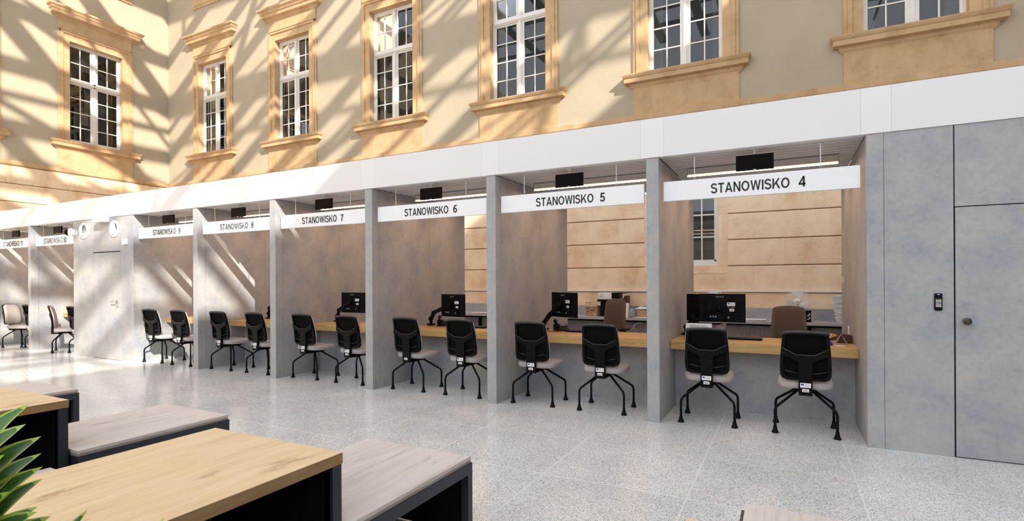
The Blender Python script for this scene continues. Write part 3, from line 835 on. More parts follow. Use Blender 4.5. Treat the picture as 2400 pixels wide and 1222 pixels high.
# (n, x, y, rz, which)
spots = [(4,-.702,5.818,0,'left'),(4,.159,5.818,0,'right'),(5,-2.633,5.83,0,'left'),(5,-1.802,5.83,0,'right'),
 (6,-4.461,5.845,0,'left'),(6,-3.612,5.845,0,'right'),(7,-6.394,5.855,0,'left'),(7,-5.498,5.84,0,'right'),
 (8,-8.30,5.818,0,'left'),(8,-7.42,5.825,0,'right'),(9,-10.215,5.80,.06,'left'),(9,-9.365,5.80,.03,'right')]
for k, (n, x, y, rz, side) in enumerate(spots):
    o = inst(ch0, k == 0); o.location = (x, y, 0); o.rotation_euler.z = rz
    tag(o, f'black backed visitor chair on the {side} at the desk of booth {n}', group='visitor chairs at the desks')
    if (n, side) == (6, 'left'):
        for c in list(o.children):
            if c.name.startswith('flag_sticker'): bpy.data.objects.remove(c)
for (n, x, y, rz, lab) in ((10,-13.66,5.75,-.50,'visitor chair turned sideways in booth 10, back towards its left partition'),(10,-12.98,5.82,0,'visitor chair in booth 10 half hidden by the wall with the door'),
        (11,-15.62,5.72,-1.05,'visitor chair in booth 11 turned outward, showing its light grey back cushion'),(11,-14.98,5.84,0,'visitor chair in booth 11 half hidden by the partition to booth 10')):
    o = copy_tree(ch0); o.location = (x, y, 0); o.rotation_euler.z = rz; tag(o, lab, group='visitor chairs at the desks')

# ------------------------------------------------------------------ office chairs behind the desks
def make_office():
    t = thing('office_chair', '', 'chair')
    def by(z): return -.20-.05*((z-.55)/.5)-.0
    mb = MB(); N = 28; rings = []
    zs = [.52+k*(.565/14) for k in range(15)]
    vs = []
    for z in zs:
        u = (z-.52)/.565
        hw = .225-.036*u
        if u > .93: hw -= .016*((u-.93)/.07)**2
        for off in (0, 1):
            for i in range(9):
                q = -1+2*i/8
                th_ = .035*math.sqrt(max(0, 1-abs(q)**4))*(1 if .02 < u < .985 else .4)
                vs.append((q*hw, by(z)+(th_ if off else -th_)-.03*(1-q*q)+.03*math.sin(u*PI), z+(.022*(1-q*q) if u > .97 else 0)))
    W = 18
    fs = []
    for r in range(14):
        for i in range(8):
            a = r*W+i; fs.append((a, a+1, a+W+1, a+W)); b = a+9; fs.append((b+W, b+W+1, b+1, b))
        fs.append((r*W, r*W+W, r*W+W+9, r*W+9)); fs.append((r*W+8, r*W+17, r*W+W+17, r*W+W+8))
    for i in range(8): fs.append((i, i+9, i+10, i+1)); o = 14*W; fs.append((o+i, o+i+1, o+i+10, o+i+9))
    mb.add(vs, fs, 0, True).build('backrest', M['brown'], t)
    s = MB().bbox(-.24, .24, -.17, .30, .44, .51, .03, 0, 4); s.build('seat', M['brown'], t)
    MB().bbox(-.03, .03, -.26, -.2, .40, .78, .01).bbox(-.03, .03, -.25, .05, .40, .43, .008).build('back_bracket', M['black'], t)
    MB().tube([(0,0,.10),(0,0,.26),(0,0,.262),(0,0,.42)], [.03,.03,.018,.018], 12).build('gas_column', M['black'], t)
    for sx in (-1, 1):
        ar = MB().bbox(sx*.285-.04, sx*.285+.04, -.10, .15, .685, .715, .01, 0, 3).build('armrest', M['black'], t)
        MB().tube([(sx*.285, .03, .685), (sx*.285, .02, .50), (sx*.22, .02, .435), (sx*.1, .02, .432)], .016, 8).build('armrest_post', M['black'], ar)
    for k in range(5):
        a = 2*PI*k/5+.3; p = Vector((math.cos(a)*.30, math.sin(a)*.30, 0))
        l = MB().bar((p.x*.05, p.y*.05, .105), (p.x, p.y, .085), .045, .03).build('base_arm', M['black'], t)
        MB().lathe([(.0,-.012),(.022,-.012),(.027,-.006),(.027,.006),(.022,.012),(.0,.012)], (p.x, p.y, .028), Matrix.Rotation(a, 3, 'Z') @ Matrix.Rotation(PI/2, 3, 'X'), 14).tube([(p.x, p.y, .05), (p.x, p.y, .075)], .008, 6).build('caster', M['black'], l)
    return t
of0 = make_office(); of0.location = (.035, 7.50, 0)
of0.rotation_euler.z = PI
tag(of0, 'brown fabric office chair behind the desk of booth 4', 'chair', 'office chairs behind the desks')
for n, x, y, rz in ((5, -2.285, 7.55, PI-.1), (6, -3.98, 7.5, PI)):
    o = copy_tree(of0); o.location = (x, y, 0); o.rotation_euler.z = rz; 
    if n == 5: o.scale = (.84, 1, 1.06)
    tag(o, f'brown fabric office chair behind the desk of booth {n}' + (', only its edge in view' if n == 6 else ''))

# ------------------------------------------------------------------ monitors on arms
def make_monitor(label, loc, rz, w, base, zc, h=.325):
    """loc: centre of the screen back (x,y); base: clamp (x,y) in world"""
    t = thing('monitor', label, 'monitor', (base[0], base[1], .78), 0, 'monitors on desk arms')
    R = Matrix.Rotation(rz, 3, 'Z')
    c = Vector((loc[0]-base[0], loc[1]-base[1], zc-.78))
    def P(x, y, z): return c+R @ Vector((x, y, z))
    def place(mb): return mb.xf(Matrix.Translation(c) @ R.to_4x4())
    place(MB().bbox(-w/2, w/2, 0, .022, -h/2, h/2, .004)).build('screen_housing', M['black'], t)
    place(MB().box(-w/2+.008, w/2-.008, .0222, .0235, -h/2+.012, h/2-.008)).build('screen', M['blackgloss'], t)
    bk = place(MB().bbox(-w*.33, w*.25, -.022, .0, -h*.42, h*.30, .008)).build('back_cover', M['black'], t)
    place(MB().box(w*.31, w*.43, -.003, 0, -h*.3, h*.12)).build('port_panel', M['inner'], t)
    tx = text_mesh('logo', 'iiyama', M['greyink'], t, w*.16, None, (0,0,0), bold=.005, depth=.001)
    tx.data.transform(Matrix.Translation(c) @ R.to_4x4() @ Matrix.Translation((-.02, -.0005, h*.385)))
    s = MB().box(.06, .145, -.0235, -.0225, .025, .065)
    s.box(.068, .088, -.0242, -.0236, .046, .058, 1)
    for q in range(3): s.box(.095, .138, -.0242, -.0236, .036+q*.008, .038+q*.008, 2)
    s.box(.085, .135, -.0235, -.0225, -.035, -.006)
    for q in range(8): s.box(.095+q*.004, .097+q*.004, -.0242, -.0236, -.028, -.016, 3)
    place(s).build('stickers', [M['paper'], M['blue'], M['greyink'], M['ink']], t)
    if 'booth 4' in label:
        tx = text_mesh('written_number', 'EP-2005', M['greyink'], t, .075, None, (0,0,0), bold=.004, depth=.0006)
        tx.data.transform(Matrix.Translation(c) @ R.to_4x4() @ Matrix.Translation((.105, -.0226, .010)))
    s = MB()
    for x in (-.125, -.095, -.07): s.box(x, x+.018, -.0235, -.0225, -.105, -.09)
    s.obox((.075, -.024, -.105), (.012, .003, .022), Matrix.Rotation(.5, 3, 'Y'))
    place(s).build('port_labels', M['greyink'], t)
    # arm
    a = MB().bbox(-.05, .05, -.045, .045, 0, .025, .005).tube([(0,0,.02),(0,0,.10)], .024, 14).build('arm_base', M['black'], t)
    el = Vector((.10, -.06, .20)) if c.x > .3 else Vector((c.x*.5, -.08, .2))
    MB().bar((0, 0, .10), el, .045, .04).lathe([(.0,-.03),(.028,-.03),(.028,.03),(.0,.03)], (0,0,.10), 'Y', 14).lathe([(.0,-.03),(.028,-.03),(.028,.03),(.0,.03)], el, 'Y', 14).build('lower_arm', M['black'], t)
    mt = P(-.02, -.055, 0)
    MB().bar(el, mt, .05, .045).lathe([(.0,-.028),(.03,-.028),(.03,.028),(.0,.028)], mt, 'Z', 14).build('upper_arm', M['black'], t)
    place(MB().bbox(-.05, .05, -.034, -.022, -.05, .05, .003).bbox(-.035, -.005, -.055, -.034, -.025, .025, .004)).build('mount_plate', M['black'], t)
    pts = [P(-.02, -.06, -.02), P(.03, -.055, -.05), P(.05, -.04, -.10), P(.02, -.03, -.13)]
    MB().tube(pts, .004, 6).build('cable', M['black'], t)
    return t
def bl(n): return [b for b in BAYS if b[0] == n][0][1]
make_monitor('black monitor on a desk arm facing away, front one of two in booth 4', (-.648, 6.47), -.02, .50, (bl(4)+.12, 6.60), 1.127)
make_monitor('second black monitor in booth 4, mostly hidden behind the front one', (-.875, 6.68), -.30, .42, (bl(4)+.06, 6.735), 1.117)
make_monitor('black monitor on a desk arm in booth 5, turned back', (-2.585, 6.505), -.50, .51, (bl(5)+.11, 6.62), 1.13)
make_monitor('black monitor on a desk arm in booth 6, seen from behind', (-4.285, 6.45), -.20, .47, (bl(6)+.12, 6.62), 1.095)
make_monitor('black monitor on a desk arm in booth 7, seen from behind', (-6.20, 6.45), .03, .49, (bl(7)+.13, 6.58), 1.11)
make_monitor('black monitor in booth 8 behind the partition, its arm in view', (-7.90, 6.50), -.2, .50, (bl(8)+.30, 6.60), 1.11)
make_monitor('black monitor in booth 9, only its edge past the partition', (-9.62, 6.50), -.3, .50, (bl(9)+.45, 6.62), 1.08)

# ------------------------------------------------------------------ desk things
def keyboard(x, y, rz, label):
    t = thing('keyboard', label, 'keyboard', (x, y, .7805), rz, 'keyboards on the desks')
    MB().bbox(-.22, .22, -.075, .075, 0, .018, .004).build('keyboard_body', M['black'], t)
    k = MB()
    for r in range(5):
        for c in range(15): k.box(-.208+c*.0277, -.208+c*.0277+.023, -.062+r*.025, -.062+r*.025+.020, .0185, .023)
    k.build('keys', M['frame'], t)
keyboard(-.45, 6.47, -.05, 'black keyboard lying on the desk of booth 4')
keyboard(-2.33, 6.52, -.06, 'black keyboard lying on the desk of booth 5')
keyboard(-3.98, 6.52, .0, 'black keyboard lying on the desk of booth 6')
keyboard(-5.72, 6.55, .0, 'black keyboard lying on the desk of booth 7')
def phone(x, y, rz, label):
    t = thing('desk_phone', label, 'telephone', (x, y, .7805), rz, 'telephones on the desks')
    MB().prism([(-.09,0),(.10,0),(.10,.075),(.085,.085),(-.09,.02)], lambda a, z: (-.09, a, z), lambda a, z: (.09, a, z)).build('phone_body', M['black'], t)
    p = [(-.065, -.08, .05), (-.065, -.06, .075), (-.065, 0, .095), (-.065, .07, .125), (-.065, .095, .115)]
    MB().tube(p, [.024,.028,.017,.028,.024], 12).build('handset', M['black'], t)
    MB().obox((.035, .055, .072), (.08, .045, .004), Matrix.Rotation(.34, 3, 'X')).build('phone_screen', M['greyink'], t)
phone(-4.56, 6.62, .5, 'black desk telephone on the desk of booth 6')
phone(-2.66, 6.60, .6, 'black desk telephone on the desk of booth 5')
def cable(pts, r, mat, name, label, cat='cable'):
    P = [Vector(p) for p in pts]; out = []
    for i in range(len(P)-1):
        p0, p1, p2, p3 = P[max(i-1, 0)], P[i], P[i+1], P[min(i+2, len(P)-1)]
        for k in range(6):
            t = k/6
            out.append(.5*((2*p1)+(-p0+p2)*t+(2*p0-5*p1+4*p2-p3)*t*t+(-p0+3*p1-3*p2+p3)*t**3))
    out.append(P[-1])
    tag(MB().tube(out, r, 6).build(name, mat), label, cat)
zc = .7845
cable([(-4.74,6.45,zc),(-4.68,6.38,zc),(-4.60,6.42,zc),(-4.52,6.36,zc),(-4.44,6.44,zc),(-4.36,6.40,zc),(-4.28,6.48,zc)], .004, M['red'], 'network_cable', 'red cable beside the telephone on the desk of booth 6')
cable([(-2.98,6.46,zc),(-2.90,6.40,zc),(-2.80,6.44,zc),(-2.68,6.40,zc),(-2.60,6.47,zc)], .004, M['red'], 'network_cable', 'red cable running under the keyboard side of the telephone in booth 5')
# tent card
t = thing('tent_card', 'white folded card reading Legalizacja pobytu on the desk of booth 4', 'card', (-.862, 6.22, .7805), 0)
MB().obox((0, -.033, .093), (.275, .002, .19), Matrix.Rotation(-.30, 3, 'X')).obox((0, .033, .093), (.275, .002, .19), Matrix.Rotation(.30, 3, 'X')).build('folded_sheet', M['paper'], t)
tx = text_mesh('lettering', 'Legalizacja pobytu', M['ink'], t, .185, None, (0,0,0), bold=.0, depth=.0008)
tx.data.transform(Matrix.Translation((0, -.014, .155)) @ Matrix.Rotation(-.30, 4, 'X') @ Matrix.Translation((0,-.0012,0)))
# leaflet rack
t = thing('leaflet_holder', 'small stand with patterned leaflets behind the white tent card in booth 4', 'leaflet holder', (-.68, 6.62, .7805), .1)
MB().bbox(-.035, .035, -.03, .03, 0, .012, .003).obox((0, .02, .06), (.06, .004, .11), Matrix.Rotation(-.2, 3, 'X')).build('stand', M['plasticw'], t)
MB().prism([(-.03,.03),(.03,.03),(.07,.15),(.075,.172),(-.045,.135)], lambda x, z: (x, .0+z*.12, z), lambda x, z: (x, .004+z*.12, z)).build('leaflets', M['seat'], t)
# things at the right end of desk 4
t = thing('wire_card_stand', 'light triangular wire stand at the right end of the booth 4 desk', 'stand', (.505, 6.36, .7805), .1)
for yy in (-.012, .05):
    MB().tube([(-.055, yy, .004), (0, .02, .105), (.055, yy, .004), (-.055, yy, .004)], .004, 6).build('wire_triangle', M['seat'], t)
t = thing('pen_box', 'dark brown organiser box leaning behind the wire stand in booth 4', 'box', (.545, 6.52, .7805), .25)
MB().bbox(-.06, .06, -.04, .04, 0, .07, .003).build('box_body', M['brownbox'], t)
MB().obox((0, 0, .082), (.118, .078, .02), Matrix.Rotation(.12, 3, 'Y')).build('flap', M['brownbox'], t)
t = thing('note_tray', 'tilted tray of orange and yellow note pads on the booth 4 desk', 'note pads', (.415, 6.55, .7805), .35)
MB().obox((0, 0, .035), (.10, .07, .03), Matrix.Rotation(-.35, 3, 'Y')).build('tray', M['brownbox'], t)
for k, (mm, nm) in enumerate((('orange','note_pad'),('paper','note_pad'),('orange','note_pad'),('yellow','note_pad'))):
    MB().obox((-.028+k*.020, 0, .068-k*.003), (.014, .06, .055), Matrix.Rotation(.55, 3, 'Y')).build(nm, M[mm], t)
t = thing('counter_pen', 'white pen on a round base, front right of the booth 4 desk', 'pen', (.40, 6.26, .7805), 0)
MB().lathe([(.0,0),(.024,0),(.024,.006),(.016,.022),(.008,.034),(.0,.036)], (0,0,0), 'Z', 16).build('pen_base', M['blue'], t)
MB().tube([(0,0,.03),(-.02,.005,.07),(-.045,.01,.10),(-.05,.01,.12),(-.035,.01,.125),(-.025,.01,.10)], .005, 6).build('pen', M['plasticw'], t)
o = MB().box(-.035, .045, -.022, .022, 0, .003).build('paper_slip', M['paper']); o.location = (.475, 6.235, .7805); tag(o, 'small white slip beside the counter pen on the booth 4 desk', 'paper')
o = MB().bbox(XRB-.012, XRB-.0005, 6.88, 6.94, .83, .93, .002).build('cable_socket_box', M['plasticw']); tag(o, 'narrow white socket box on the right side wall of booth 4', 'socket')
o = MB().bbox(XRB-.01, XRB-.0005, 7.49, 7.57, 1.40, 1.48, .002).build('light_switch', M['plasticw']); tag(o, 'small light switch high on the right side wall of booth 4', 'switch')

# ------------------------------------------------------------------ back counters behind booths 4-6
def counter(xa, xb, n, legs):
    t = thing('back_counter', f'long grey counter with ribbed front along the rear wall behind booth {n}', 'counter', ((xa+xb)/2, 9.35, 0), 0, 'counters along the rear wall')
    h = (xb-xa)/2
    MB().bbox(-h, h, 0, .56, .735, .78, .003).build('worktop', M['worktop'], t)
    MB().box(-h, h, .56, .585, .735, .965).build('upstand', M['conc'], t)
    rb = MB(); rb.box(-h, h, .20, .22, .05, .70)
    x = -h+.01
    while x < h-.02: rb.box(x, x+.013, .185, .20, .05, .70); x += .024
    rb.build('ribbed_front', M['ribbed'], t)
    for x in legs: MB().box(x-(xa+xb)/2-.025, x-(xa+xb)/2+.025, .10, .16, 0, .734).build('leg', M['black'], t)
    MB().box(-h, h, .10, .15, .70, .734).build('under_rail', M['black'], t)
counter(-1.55, 1.6, 4, (.33, -1.4)); counter(-4.55, -1.57, 5, (-2.75, -4.3)); counter(-7.4, -4.57, 6, (-5.62, -7.2))
o = MB().box(-7.4, 1.6, YW-.075, YW-.046, 1.235, 1.265).build('wall_conduit', M['plasticw']); tag(o, 'thin white cable duct running along the sandstone rear wall', 'cable duct')
# fans
def make_fan():
    t = thing('desk_fan', '', 'fan', (0,0,.781))
    MB().lathe([(.0,0),(.10,0),(.10,.012),(.06,.03),(.02,.04),(.0,.04)], (0,0,0), 'Z', 24).build('base', M['fanw'], t)
    MB().tube([(0,.02,.035),(0,.025,.16),(0,.04,.26)], [.018,.016,.02], 10).build('neck', M['fanw'], t)
    zc = .318; R_ = .178
    MB().lathe([(.0,-.03),(.045,-.03),(.055,.0),(.05,.06),(.03,.085),(.0,.09)], (0,.01,zc), 'Y', 20).build('motor', M['fanw'], t)
    mb = MB()
    for y, r in ((-.025, R_), (-.075, R_*.86), (.02, R_*.9)):
        mb.tube([(math.cos(a)*r, y, zc+math.sin(a)*r) for a in [2*PI*k/40 for k in range(41)]], .0035 if r == R_ else .002, 5)
    for k in range(64):
        a = 2*PI*k/64
        mb.tube([(math.cos(a)*.045, -.088, zc+math.sin(a)*.045), (math.cos(a)*R_*.55, -.088, zc+math.sin(a)*R_*.55), (math.cos(a)*R_*.9, -.068, zc+math.sin(a)*R_*.9), (math.cos(a)*R_, -.025, zc+math.sin(a)*R_)], .0008, 3)
    for r in (.07,.09,.11,.13): mb.tube([(math.cos(a)*r, -.089, zc+math.sin(a)*r) for a in [2*PI*k/32 for k in range(33)]], .0007, 3)
    mb.build('cage', M['fanw'], t)
    MB().lathe([(.0,.012),(.05,.010),(.052,0),(.0,0)], (0,-.086,zc), '-Y', 24).build('badge_disc', M['fanw'], t)
    MB().box(-.018, .018, -.1005, -.0985, zc-.004, zc+.005).build('badge', M['greyink'], t)
    for k in range(3):
        a0 = .95*PI/2+2*PI*k/3-.1
        vs = []; fs = []
        for i in range(7):
            r = .045+.115*i/6
            sp = .28+.38*math.sin(min(1, i/4.5)*PI/2)-(.14 if i == 6 else 0)
            for j in range(5):
                q = -1+j/2; a = a0+q*sp*.95+.15*i/6
                vs.append((math.cos(a)*r, -.04+q*.018, zc+math.sin(a)*r))
        for i in range(6):
            for j in range(4): fs.append((i*5+j, i*5+j+1, i*5+j+6, i*5+j+5))
        MB().add(vs, fs, 0, True).build('blade', M['plasticw'], t)
    return t
fn = make_fan(); fn.location = (.17, 9.62, .781); fn.rotation_euler.z = -.1; tag(fn, 'white desk fan on the rear counter behind the brown office chair of booth 4', 'fan', 'white desk fans')
o = copy_tree(fn); o.location = (-1.08, 9.62, .781); tag(o, 'white desk fan behind the monitors of booth 4, only its top showing')
# paper stack
for k in range(16):
    mb = MB(); z0 = 0
    n_ = 3
    for q in range(n_): mb.box(-.105+random.uniform(-.004,.004), .105+random.uniform(-.004,.004), -.148, .148, q*.0085, q*.0085+.0075, 0 if random.random() < .6 else 1)
    o = mb.build('paper_bundle', [M['paper'], M['paperb']]); o.location = (.80+random.uniform(-.012,.012)-.035*(k/15.), 9.60+random.uniform(-.01,.01), .7805+k*.0257); o.rotation_euler.z = random.uniform(-.07,.07)
    tag(o, 'bundle of papers in the tall stack at the right end of the rear counter', 'papers', 'papers stacked high on the rear counter')
t = thing('storage_tin', 'black box with white hook shapes beside the fan on the rear counter', 'box', (.325, 9.50, .7805), .1)
MB().bbox(-.055, .02, -.05, .05, 0, .165, .003).build('box_body', M['black'], t); MB().bbox(.021, .055, -.048, .048, 0, .155, .003).build('side_panel', M['seat'], t)
MB().bbox(-.062, .027, -.055, .055, .155, .18, .003).build('lid', M['black'], t)
mb = MB()
for z in (.045, .10): mb.tube([(-.035,-.052,z),(-.005,-.053,z+.005),(.004,-.053,z+.025),(-.012,-.053,z+.035)], .006, 6)
mb.build('hook_mark', M['paper'], t)
def sheets(x, y, rz, n, label, w=.30, d=.21):
    mb = MB()
    for k in range(n): mb.obox((random.uniform(-.02,.02), random.uniform(-.02,.02), .003+k*.005), (w, d, .004), Matrix.Rotation(random.uniform(-.25,.25), 3, 'Z'))
    o = mb.build('loose_papers', M['paper']); o.location = (x, y, .7815); o.rotation_euler.z = rz; tag(o, label, 'papers')
sheets(-.52, 9.55, 0, 4, 'loose white papers on the rear counter right of the booth 4 monitor', .45)
sheets(-3.62, 9.47, .02, 2, 'loose white papers on the rear counter behind the booth 5 monitor', .36)
sheets(-5.62, 9.52, .05, 3, 'loose white papers on the rear counter behind booth 6', .40)
sheets(-2.22, 9.41, .0, 1, 'flat white sheets at the front of the counter below the cardboard tray of booth 5', .36, .15)
t = thing('cardboard_box', 'opened printed cardboard box on the rear counter behind booth 5', 'box', (-3.22, 9.64, .7805), -.25)
MB().box(-.13, -.124, -.10, .10, 0, .19).box(.124, .13, -.10, .10, 0, .19).box(-.124, .124, -.10, -.094, 0, .19).box(-.124, .124, .094, .10, 0, .19).box(-.124, .124, -.094, .094, 0, .006).build('box_body', M['card'], t)
MB().obox((0, -.085, .215), (.24, .005, .075), Matrix.Rotation(-.5, 3, 'X')).build('flap', M['cardlight'], t)
MB().obox((-.115, 0, .222), (.005, .18, .075), Matrix.Rotation(-.45, 3, 'Y')).build('flap', M['card'], t)
mb = MB()
for x, z, w_ in ((-.10,.13,.05),(-.10,.07,.05),(-.02,.10,.10),(.07,.14,.03)): mb.box(x, x+w_, -.1012, -.1002, z, z+.018)
mb.box(.06, .085, -.1012, -.1002, .02, .05, 1); mb.build('printed_marks', [M['brownbox'], M['paper']], t)
t = thing('printer', 'black printer on the rear counter behind the office chair of booth 5', 'printer', (-2.86, 9.70, .7805), 0)
MB().bbox(-.20, .22, -.17, .17, 0, .27, .012).build('printer_body', M['black'], t)
MB().bbox(-.25, .24, -.20, .17, .272, .315, .006).build('scanner_tray', M['black'], t)
MB().obox((.255, 0, .30), (.06, .2, .16), Matrix.Rotation(.05, 3, 'Y')).build('side_feeder', M['brownbox'], t)
mb = MB().box(-.20, .20, -.19, .15, .3155, .329)
mb.build('paper_layer', M['paperb'], t)
t = thing('toner_box', 'white and black carton lying on top of the booth 5 printer', 'box', (-2.87, 9.66, 1.1125), 0)
MB().bbox(-.235, .02, -.12, .12, 0, .105, .003).build('white_half', M['paper'], t); MB().bbox(.021, .16, -.12, .12, 0, .105, .003).prism([(.16,.085),(.16,.105),(.36,.112),(.36,.108)], lambda x, z: (x, -.11, z), lambda x, z: (x, .11, z)).build('black_half', M['black'], t)
mb = MB().box(-.20, -.11, -.1212, -.1202, .07, .078).box(-.20, -.15, -.1212, -.1202, .03, .045).box(-.14, -.12, -.1212, -.1202, .03, .045); mb.build('print', M['greyink'], t)
t = thing('white_carton', 'upright white carton right of the printer behind booth 5', 'box', (-2.56, 9.45, .7805), .1)
MB().bbox(-.055, .055, -.05, .05, 0, .255, .003).build('carton', M['paper'], t); MB().box(-.006, .008, -.0512, -.0502, .12, .2).build('carton_print', M['greyink'], t)
mb = MB(); 
mb.lathe([(.0,0),(.055,0),(.062,.03),(.058,.09),(.04,.14),(.022,.165),(.0,.17)], (0,0,0), 'Z', 18)
o = mb.build('plastic_bag', M['rose']); o.location = (-2.44, 9.42, .7805); tag(o, 'crumpled grey plastic bag between white carton and cardboard tray', 'bag')
t = thing('cardboard_tray', 'low cardboard tray topped with crumpled white paper behind booth 5', 'box', (-2.16, 9.62, .7805), 0)
MB().bbox(-.21, .25, -.13, .13, 0, .14, .003).build('tray', M['cardlight'], t)
mb = MB(); N = 9
vs = [(-.24+.5*i/(N-1), -.15+.3*j/(N-1), .145+random.uniform(0,.055)*(1 if 0 < i < N-1 and 0 < j < N-1 else .25)) for i in range(N) for j in range(N)]
mb.add(vs, [(i*N+j, (i+1)*N+j, (i+1)*N+j+1, i*N+j+1) for i in range(N-1) for j in range(N-1)]); mb.build('crumpled_paper', M['paper'], t)
cable([(-2.44,9.51,.56),(-2.435,9.505,.61),(-2.41,9.51,.65),(-2.36,9.51,.68),(-2.30,9.515,.685)], .008, M['paper'], 'paper_strip', 'curled white strip hanging on the ribbed counter front of booth 5', 'paper')

# ------------------------------------------------------------------ things on the utility wall and right wall
def vent(x, z, turn, label):
    t = thing('wall_vent', label, 'air vent', (x, D-.0005, z), 0, 'round air vents')
    MB().lathe([(.0,.004),(.118,.004),(.118,.024),(.155,.020),(.160,.010),(.160,0),(.0,0)], (0,0,0), '-Y', 36).build('rim', M['plasticw'], t)
    R = Matrix.Rotation(turn, 3, 'Z') @ Matrix.Rotation(.12, 3, 'X') @ Matrix.Rotation(PI/2, 3, 'X')
    MB().lathe([(.110,-.012),(.112,.012),(.104,.034),(.088,.050),(.072,.057),(.066,.054),(.058,.020),(.052,.012)], (0,-.008,0), R, 32).build('nozzle', M['plasticw'], t)
    MB().lathe([(.0,.0125),(.053,.0125)], (0,-.008,0), R, 32).build('nozzle_core', M['darksteel'], t)
vent(-12.285, 2.475, -.75, 'round white nozzle vent nearer the security camera')
vent(-11.195, 2.465, -.35, 'round white nozzle vent nearer the small white sensor')
t = thing('security_camera', 'white dome security camera on the corner beside booth 10', 'camera', (-12.615, D-.0005, 2.46), 0)
MB().lathe([(.0,0),(.075,0),(.075,.02),(.0,.02)], (0,0,0), '-Y', 24).build('mount', M['plasticw'], t)
MB().lathe([(.0,.0205),(.066,.0205),(.082,.045),(.084,.085),(.070,.115),(.04,.13),(.0,.132)], (0,0,0), '-Y', 24).build('camera_body', M['plasticw'], t)
R = Matrix.Rotation(-.85, 3, 'Z') @ Matrix.Rotation(PI/2, 3, 'X')
MB().lathe([(.066,.0),(.062,.02),(.048,.042),(.025,.054),(.0,.058)], (-.045,-.105,-.005), R, 24).build('lens_dome', M['blackgloss'], t)
t = thing('exit_lamp_box', 'white box under the fascia above the flush door', 'box', (-11.54, D-.001, 2.62), 0)
MB().box(-.16, .16, -.001, 0, -.01, .065).build('mount_plate', M['plasticw'], t); MB().bbox(-.175, .175, -.13, -.0012, -.02, .073, .004).build('lamp_housing', M['plasticw'], t); MB().box(-.165, .165, -.125, -.005, -.026, -.0205).build('lamp_underside', M['housing'], t)
t = thing('motion_sensor', 'small white sensor box right of the vents on the wall with the door', 'sensor', (-10.80, D-.0005, 2.205), 0)
MB().bbox(-.05, .05, -.055, 0, -.055, .055, .006).build('sensor_housing', M['plasticw'], t); MB().lathe([(.0,0),(.03,0),(.02,-.012),(.0,-.015)], (0,-.028,-.055), 'Z', 14).build('sensor_eye', M['housing'], t)
t = thing('card_reader', 'black keypad card reader with a pale plate on the right wall', 'card reader', (1.109, D-.0005, 1.2585), 0)
MB().box(-.02, .02, -.001, 0, -.06, .06).build('mount_plate', M['black'], t)
MB().bbox(-.0265, .0265, -.022, -.0012, -.07, .07, .008, 0, 3).build('reader_body', M['black'], t)
MB().prism([(-.018,-.042),(.018,-.042),(.018,.026),(.011,.020),(-.011,.020),(-.018,.026)], lambda x, z: (x, -.0222, z), lambda x, z: (x, -.0235, z)).build('reader_plate', M['seat'], t)
MB().tube([(math.cos(a)*.008-.003, -.024, math.sin(a)*.008-.008) for a in [q*PI/8 for q in range(17)]], .0015, 5).tube([(math.cos(a)*.008+.006, -.024, math.sin(a)*.008-.008) for a in [q*PI/8-PI/2 for q in range(9)]], .0015, 5).build('reader_symbol', M['blue'], t)
mb = MB()
for x in (-.004, .004): mb.box(x-.0025, x+.0025, -.0228, -.0222, .058, .064)
mb.build('indicator', M['ledblue'], t)
MB().box(-.011, .011, -.0228, -.0222, .0275, .0285).build('reader_print', M['greyink'], t)

# ------------------------------------------------------------------ tables and benches
def table(xl, xr, label):
    t = thing('waiting_table', label, 'table', (xr, 1.617, 0), 0, 'oak tables of the waiting area')
    w = xr-xl; L = 1.75; s = .047
    MB().box(-w, 0, -L, 0, .706, .7495).build('tabletop_core', M['oak_edge'], t)
    MB().bbox(-w, 0, -L, 0, .7496, .7515, .0008).build('tabletop', M['oak'], t)
    for nm, x in (('leg', -.004), ('leg', -w+s+.004)):
        for y in (-.003, -L+s+.003): MB().box(x-s, x, y-s, y, 0, .705).build(nm, M['frame'], t)
    MB().box(-w+s, -.02, -.05, -.03, .02, .703).build('end_panel', M['inner'], t)
    MB().box(-w+.02, -w+.035, -L+.05, -.055, .02, .703).build('side_panel', M['inner'], t)
    MB().box(-w+s, -.02, -L+.03, -L+.05, .02, .703).build('end_panel', M['inner'], t)
    MB().box(-w+.04, -.03, -L+.06, -.055, .690, .704).build('underside', M['inner'], t)
table(-2.436, -1.615, 'oak topped table with charcoal frame in the centre foreground, lowest in the picture')
table(-4.640, -3.818, 'oak topped table at the left picture edge, behind the plant')
table(-.262, .575, 'oak topped table of which only a corner shows at the bottom edge')
def bench(xl, xr, label, yf=2.592):
    t = thing('waiting_bench', label, 'bench', (xr, yf, 0), 0, 'greyed wood benches of the waiting area')
    w = xr-xl; L = .965; s = .045
    MB().bbox(-w+.018, -.006, -L, -.004, .4315, .4505, .001).build('bench_top', M['ash'], t)
    MB().box(-w+.020, -.008, -L+.002, -.006, .4155, .431).build('top_core', M['ash_edge'], t)
    for x in (0, -w+s):
        for y in (0, -L+s): MB().box(x-s, x, y-s, y, 0, .415).build('leg', M['frame'], t)
    for x in (0, -w+s): MB().box(x-s, x, -L+s, -s, .355, .415).build('rail', M['frame'], t)
    for y in (0, -L+s): MB().box(-w+s, -s, y-s, y, .355, .415).build('rail', M['frame'], t)
    MB().box(-w+s, -s, -.03, -.015, .01, .354).build('end_panel', M['inner'], t)
    MB().box(-w+.012, -w+.028, -L+s, -s, .01, .354).build('side_panel', M['inner'], t)
    MB().box(-w+s, -s, -L+.015, -L+.03, .01, .354).build('end_panel', M['inner'], t)
bench(-2.385, -1.594, 'greyed wood topped bench on a charcoal frame in the centre foreground')
